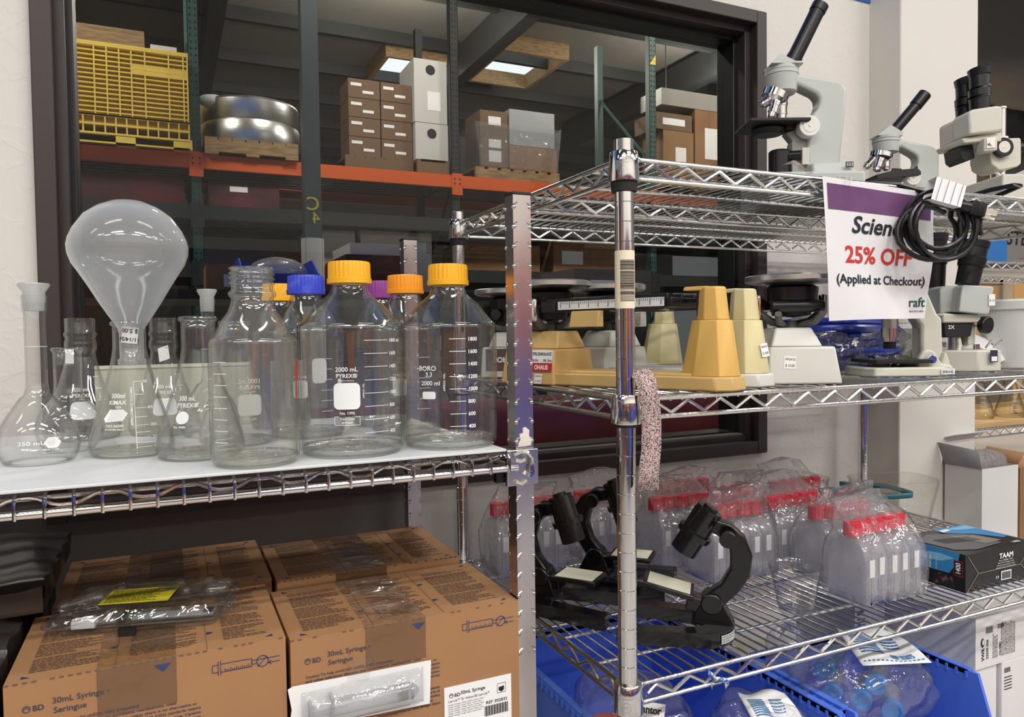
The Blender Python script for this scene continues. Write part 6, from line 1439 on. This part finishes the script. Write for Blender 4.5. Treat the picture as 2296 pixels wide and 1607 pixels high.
# ------------------------------------------------------------------ far end of the shop, right of the column
# second chrome rack with flasks on a wooden board
RX0, RX1, RY0, RY1 = 2.32, 3.60, 1.62, 2.08
rr_ = thing('wire_shelving_rack', 'chrome rack beyond the column with flasks on a wooden board', 'rack', (0, 0, 0))
posts = {}
for x in (RX0, RX1):
    for y in (RY0, RY1): posts[(x, y)] = round_post(x, y, 1.70)
for z in (1.578, 1.005, .60): wire_shelf(z)
ZW = 1.006
g = G(); g.box(RX0+.02, RX1-.02, RY0+.006, RY1-.02, ZW+.0005, ZW+.018)
tag(g.obj('shelf_board', mat('plywood', rgb(206, 172, 124), .6, var=(6, rgb(186, 150, 104), .4, .7), stretch=(.4, 4, 4))), 'plywood board under the flasks on the rack beyond the column', 'board')
YGL = clear('yellowish_glass', tint=(.96, .95, .90), edge=(.55, .53, .42), refl=.05, power=2.6)
def far_flask(label, x, y, R, rn, zn, h):
    t = thing('erlenmeyer_flask', label, 'flask', (x, y, ZW+.0185), face(x, y), 'flasks on the plywood board')
    pr = [(R*.82, 0), (R*.97, .003), (R, .012), (R*.985, .02), (rn+(R-rn)*.4, zn*.65), (rn+.001, zn), (rn, h-.004), (rn+.003, h)]
    g = G(); shell(g, pr, .002, 40)
    with Ink(g, radf(pr), .35, 1) as k: ticks(k, -.008, .012, [.03, .045, .06, .075])
    g.obj('glass_body', [YGL, WHITEINK], t, sharp=180); return t
far_flask('conical flask nearest the column on the plywood board', 2.500, 1.69, .048, .018, .115, .165)
far_flask('second conical flask from the column on the plywood board', 2.665, 1.73, .052, .020, .125, .180)
far_flask('conical flask with dark gap beside it, third from the column', 2.80, 1.70, .050, .020, .120, .175)
far_flask('fourth conical flask from the column, cut by the picture edge', 2.93, 1.71, .050, .020, .120, .175)
far_flask('conical flask in the back row on the plywood board', 2.72, 1.90, .050, .020, .120, .175)
g = G(); g.box(2.34, 3.4, RY1-.03, RY1-.01, ZW+.0185, ZW+.25); tag(g.obj('dark_divider', mat('dark_divider', rgb(92, 84, 78), .7)), 'dark board standing behind the flasks on the plywood board', 'board')
carton(2.57, 2.775, 1.70, 1.95, 1.5795, 1.665, 'bright blue box on the top shelf beyond the column', mat('bright_blue_box', rgb(36, 108, 176), .5), name='blue_box')
g = G(); g.loft(blob(3.00, 1.75, 1.5795, .11, .06, .032, 31, .1)); tag(g.obj('plastic_bag', BAGW, sharp=180), 'flat clear bag beside the bright blue box', 'bag')
# white open carton with bubble wrap, on a low stand in front of the column
t = thing('open_carton', 'open white carton stuffed with bubble wrap in front of the column', 'box', (2.0, 1.286, .62))
x1, y1, h = .158, .107, .346
WB = mat('white_board', rgb(214, 213, 211), .6); GB = mat('grey_board', rgb(150, 150, 152), .6); BR = mat('brown_inside', rgb(150, 112, 78), .8)
g = G(); th = .003
for b in ((0, x1, 0, th, 0, h), (0, x1, y1-th, y1, 0, h), (0, th, th, y1-th, 0, h), (x1-th, x1, th, y1-th, 0, h), (0, x1, 0, y1, 0, th)): g.box(*b)
g.obj('carton_body', WB, t)
def flp(pts, n, m): 
    g = G(); g.add(pts, [(0, 1, 2, 3)]); o = g.obj('flap', m, t, solid=.002); return o
flp([(0, 0, h), (0, y1, h), (-.022, y1+.006, h+.062), (-.012, .0, h+.052)], 0, GB)
flp([(0, y1, h), (x1, y1, h), (x1, y1+.03, h+.06), (.0, y1+.03, h+.06)], 0, BR)
flp([(.0, y1+.03, h+.062), (x1+.01, y1+.03, h+.062), (x1+.012, y1-.02, h+.085), (.012, y1-.022, h+.083)], 0, WB)
flp([(x1, 0, h), (x1, y1, h), (x1+.03, y1, h+.035), (x1+.03, 0, h+.03)], 0, BR)
BUB = clear('bubble_wrap', tint=(.88, .88, .90), edge=(.6, .6, .64), refl=.14, rough=.12, milk=.35, milkcol=(.78, .72, .74), bm=(140, 1.0))
g = G(); g.loft([[(2.0+a, 1.286+b, .62+c) for a, b, c in r_] for r_ in blob(.086, .05, .29, .066, .045, .098, 41, .05)])
w_ = g.obj('bubble_wrap', BUB, sharp=180); tag(w_, 'bubble wrap bulging out of the open white carton', 'wrap')
t = thing('low_stand', 'low dark stand under the open white carton', 'stand', (2.0, 1.286, 0)); g = G(); g.box(-.03, .40, -.02, .11, .60, .6195); g.obj('stand_top', DARKM, t)
for a, b in ((-.02, -.01), (.38, -.01), (-.02, .09), (.38, .09)): g = G(); g.box(a, a+.02, b, b+.02, 0, .60); g.obj('leg', DARKM, t)
carton(2.17, 2.36, 1.288, 1.39, .6195, .955, 'brown carton at the right edge beside the open white carton', CARD)
# far wall, door, cabinet, sign
g = G(); g.box(9.0, 18, 8.0, 8.2, 0, 3.0); struct(g.obj('wall_right', mat('beige_wall', rgb(196, 184, 166), .75)))
g = G(); g.box(9.0, 18, 7.99, 8.2, 3.0, 6.2); struct(g.obj('wall_right_upper', mat('dark_upper_wall', rgb(96, 88, 84), .8)))
g = G(); g.box(11.9, 12.75, 7.95, 8.0, 0, 2.08); d = struct(g.obj('door_1', mat('maple_door', rgb(196, 154, 100), .5, var=(3, rgb(180, 138, 86), .4, .7), stretch=(3, 3, .3))))
g = G()
for b in ((11.80, 11.9, 7.93, 8.0, 0, 2.16), (12.75, 12.85, 7.93, 8.0, 0, 2.16), (11.80, 12.85, 7.93, 8.0, 2.08, 2.16)): g.box(*b)
g.obj('door_frame', mat('taupe_frame', rgb(134, 122, 108), .6), d)
g = G(); g.box(13.25, 14.2, 7.5, 7.99, 0, 2.1); tag(g.obj('wooden_cabinet', mat('maple_cabinet', rgb(200, 160, 106), .5)), 'maple cabinet at the far right edge of the shop', 'cabinet')
t = thing('hanging_banner', 'grey banner with dark capital letters far behind the blue box', 'sign', (5.05, 3.2, 1.80))
g = G(); g.box(-.10, 1.2, 0, .01, 0, .34); g.obj('banner_sheet', mat('banner_grey', rgb(134, 130, 126), .7), t)
g = G(); g.text('STEAM', .135, T((.16, -.002, .12)) @ RX(pi/2), bold=.015, shear=.15, cw=1.1); g.obj('lettering', BLACKINK, t)
g = G()
for x in (0, 1.1): g.cyl((x, .005, .34), (x, .005, 1.0), .004, n=6)
g.obj('hanging_wire', STEEL, t)
# ducts wrapped in black film, and a dark star on the upper wall
DUCT = mat('black_duct_wrap', rgb(46, 44, 43), .35, bm=(3.5, 1.0), stretch=(.5, 2.2, 2.2))
for i, (y, z, r, xs, l) in enumerate(((3.2, 3.55, .62, 3.6, 'upper and nearer of two black wrapped ducts right of the column'), (4.6, 3.30, .62, 5.3, 'lower and farther of two black wrapped ducts right of the column'))):
    g = G(); N = 40; M2 = 50
    g.loft([[(xs+u*.22, y+(r+.03*sin(5*a+u*.9)+.02*sin(11*a-u*1.7))*cos(a), z+(r+.03*sin(4*a+u*.7))*sin(a)) for a in [2*pi*k/N for k in range(N)]] for u in range(M2)], True, True)
    tag(g.obj('duct', DUCT), l, 'duct', 'black wrapped ducts')
g = G(); pts = []
for k in range(10): a = pi/2+k*pi/5; r = .30 if k % 2 == 0 else .13; pts.append((r*cos(a), r*sin(a)))
g.loft([[(11.6+a, 7.94, 3.95+b) for a, b in pts], [(11.6+a, 7.985, 3.95+b) for a, b in pts]]); tag(g.obj('star_ornament', mat('navy_star', rgb(26, 34, 66), .5)), 'navy star on the dark upper wall right of the column', 'ornament')
g = G(); g.cyl((11.85, 7.89, 3.75), (11.55, 7.89, 4.35), .03, n=10); tag(g.obj('pale_rod', WHITEP), 'pale rod leaning across the navy star', 'rod')
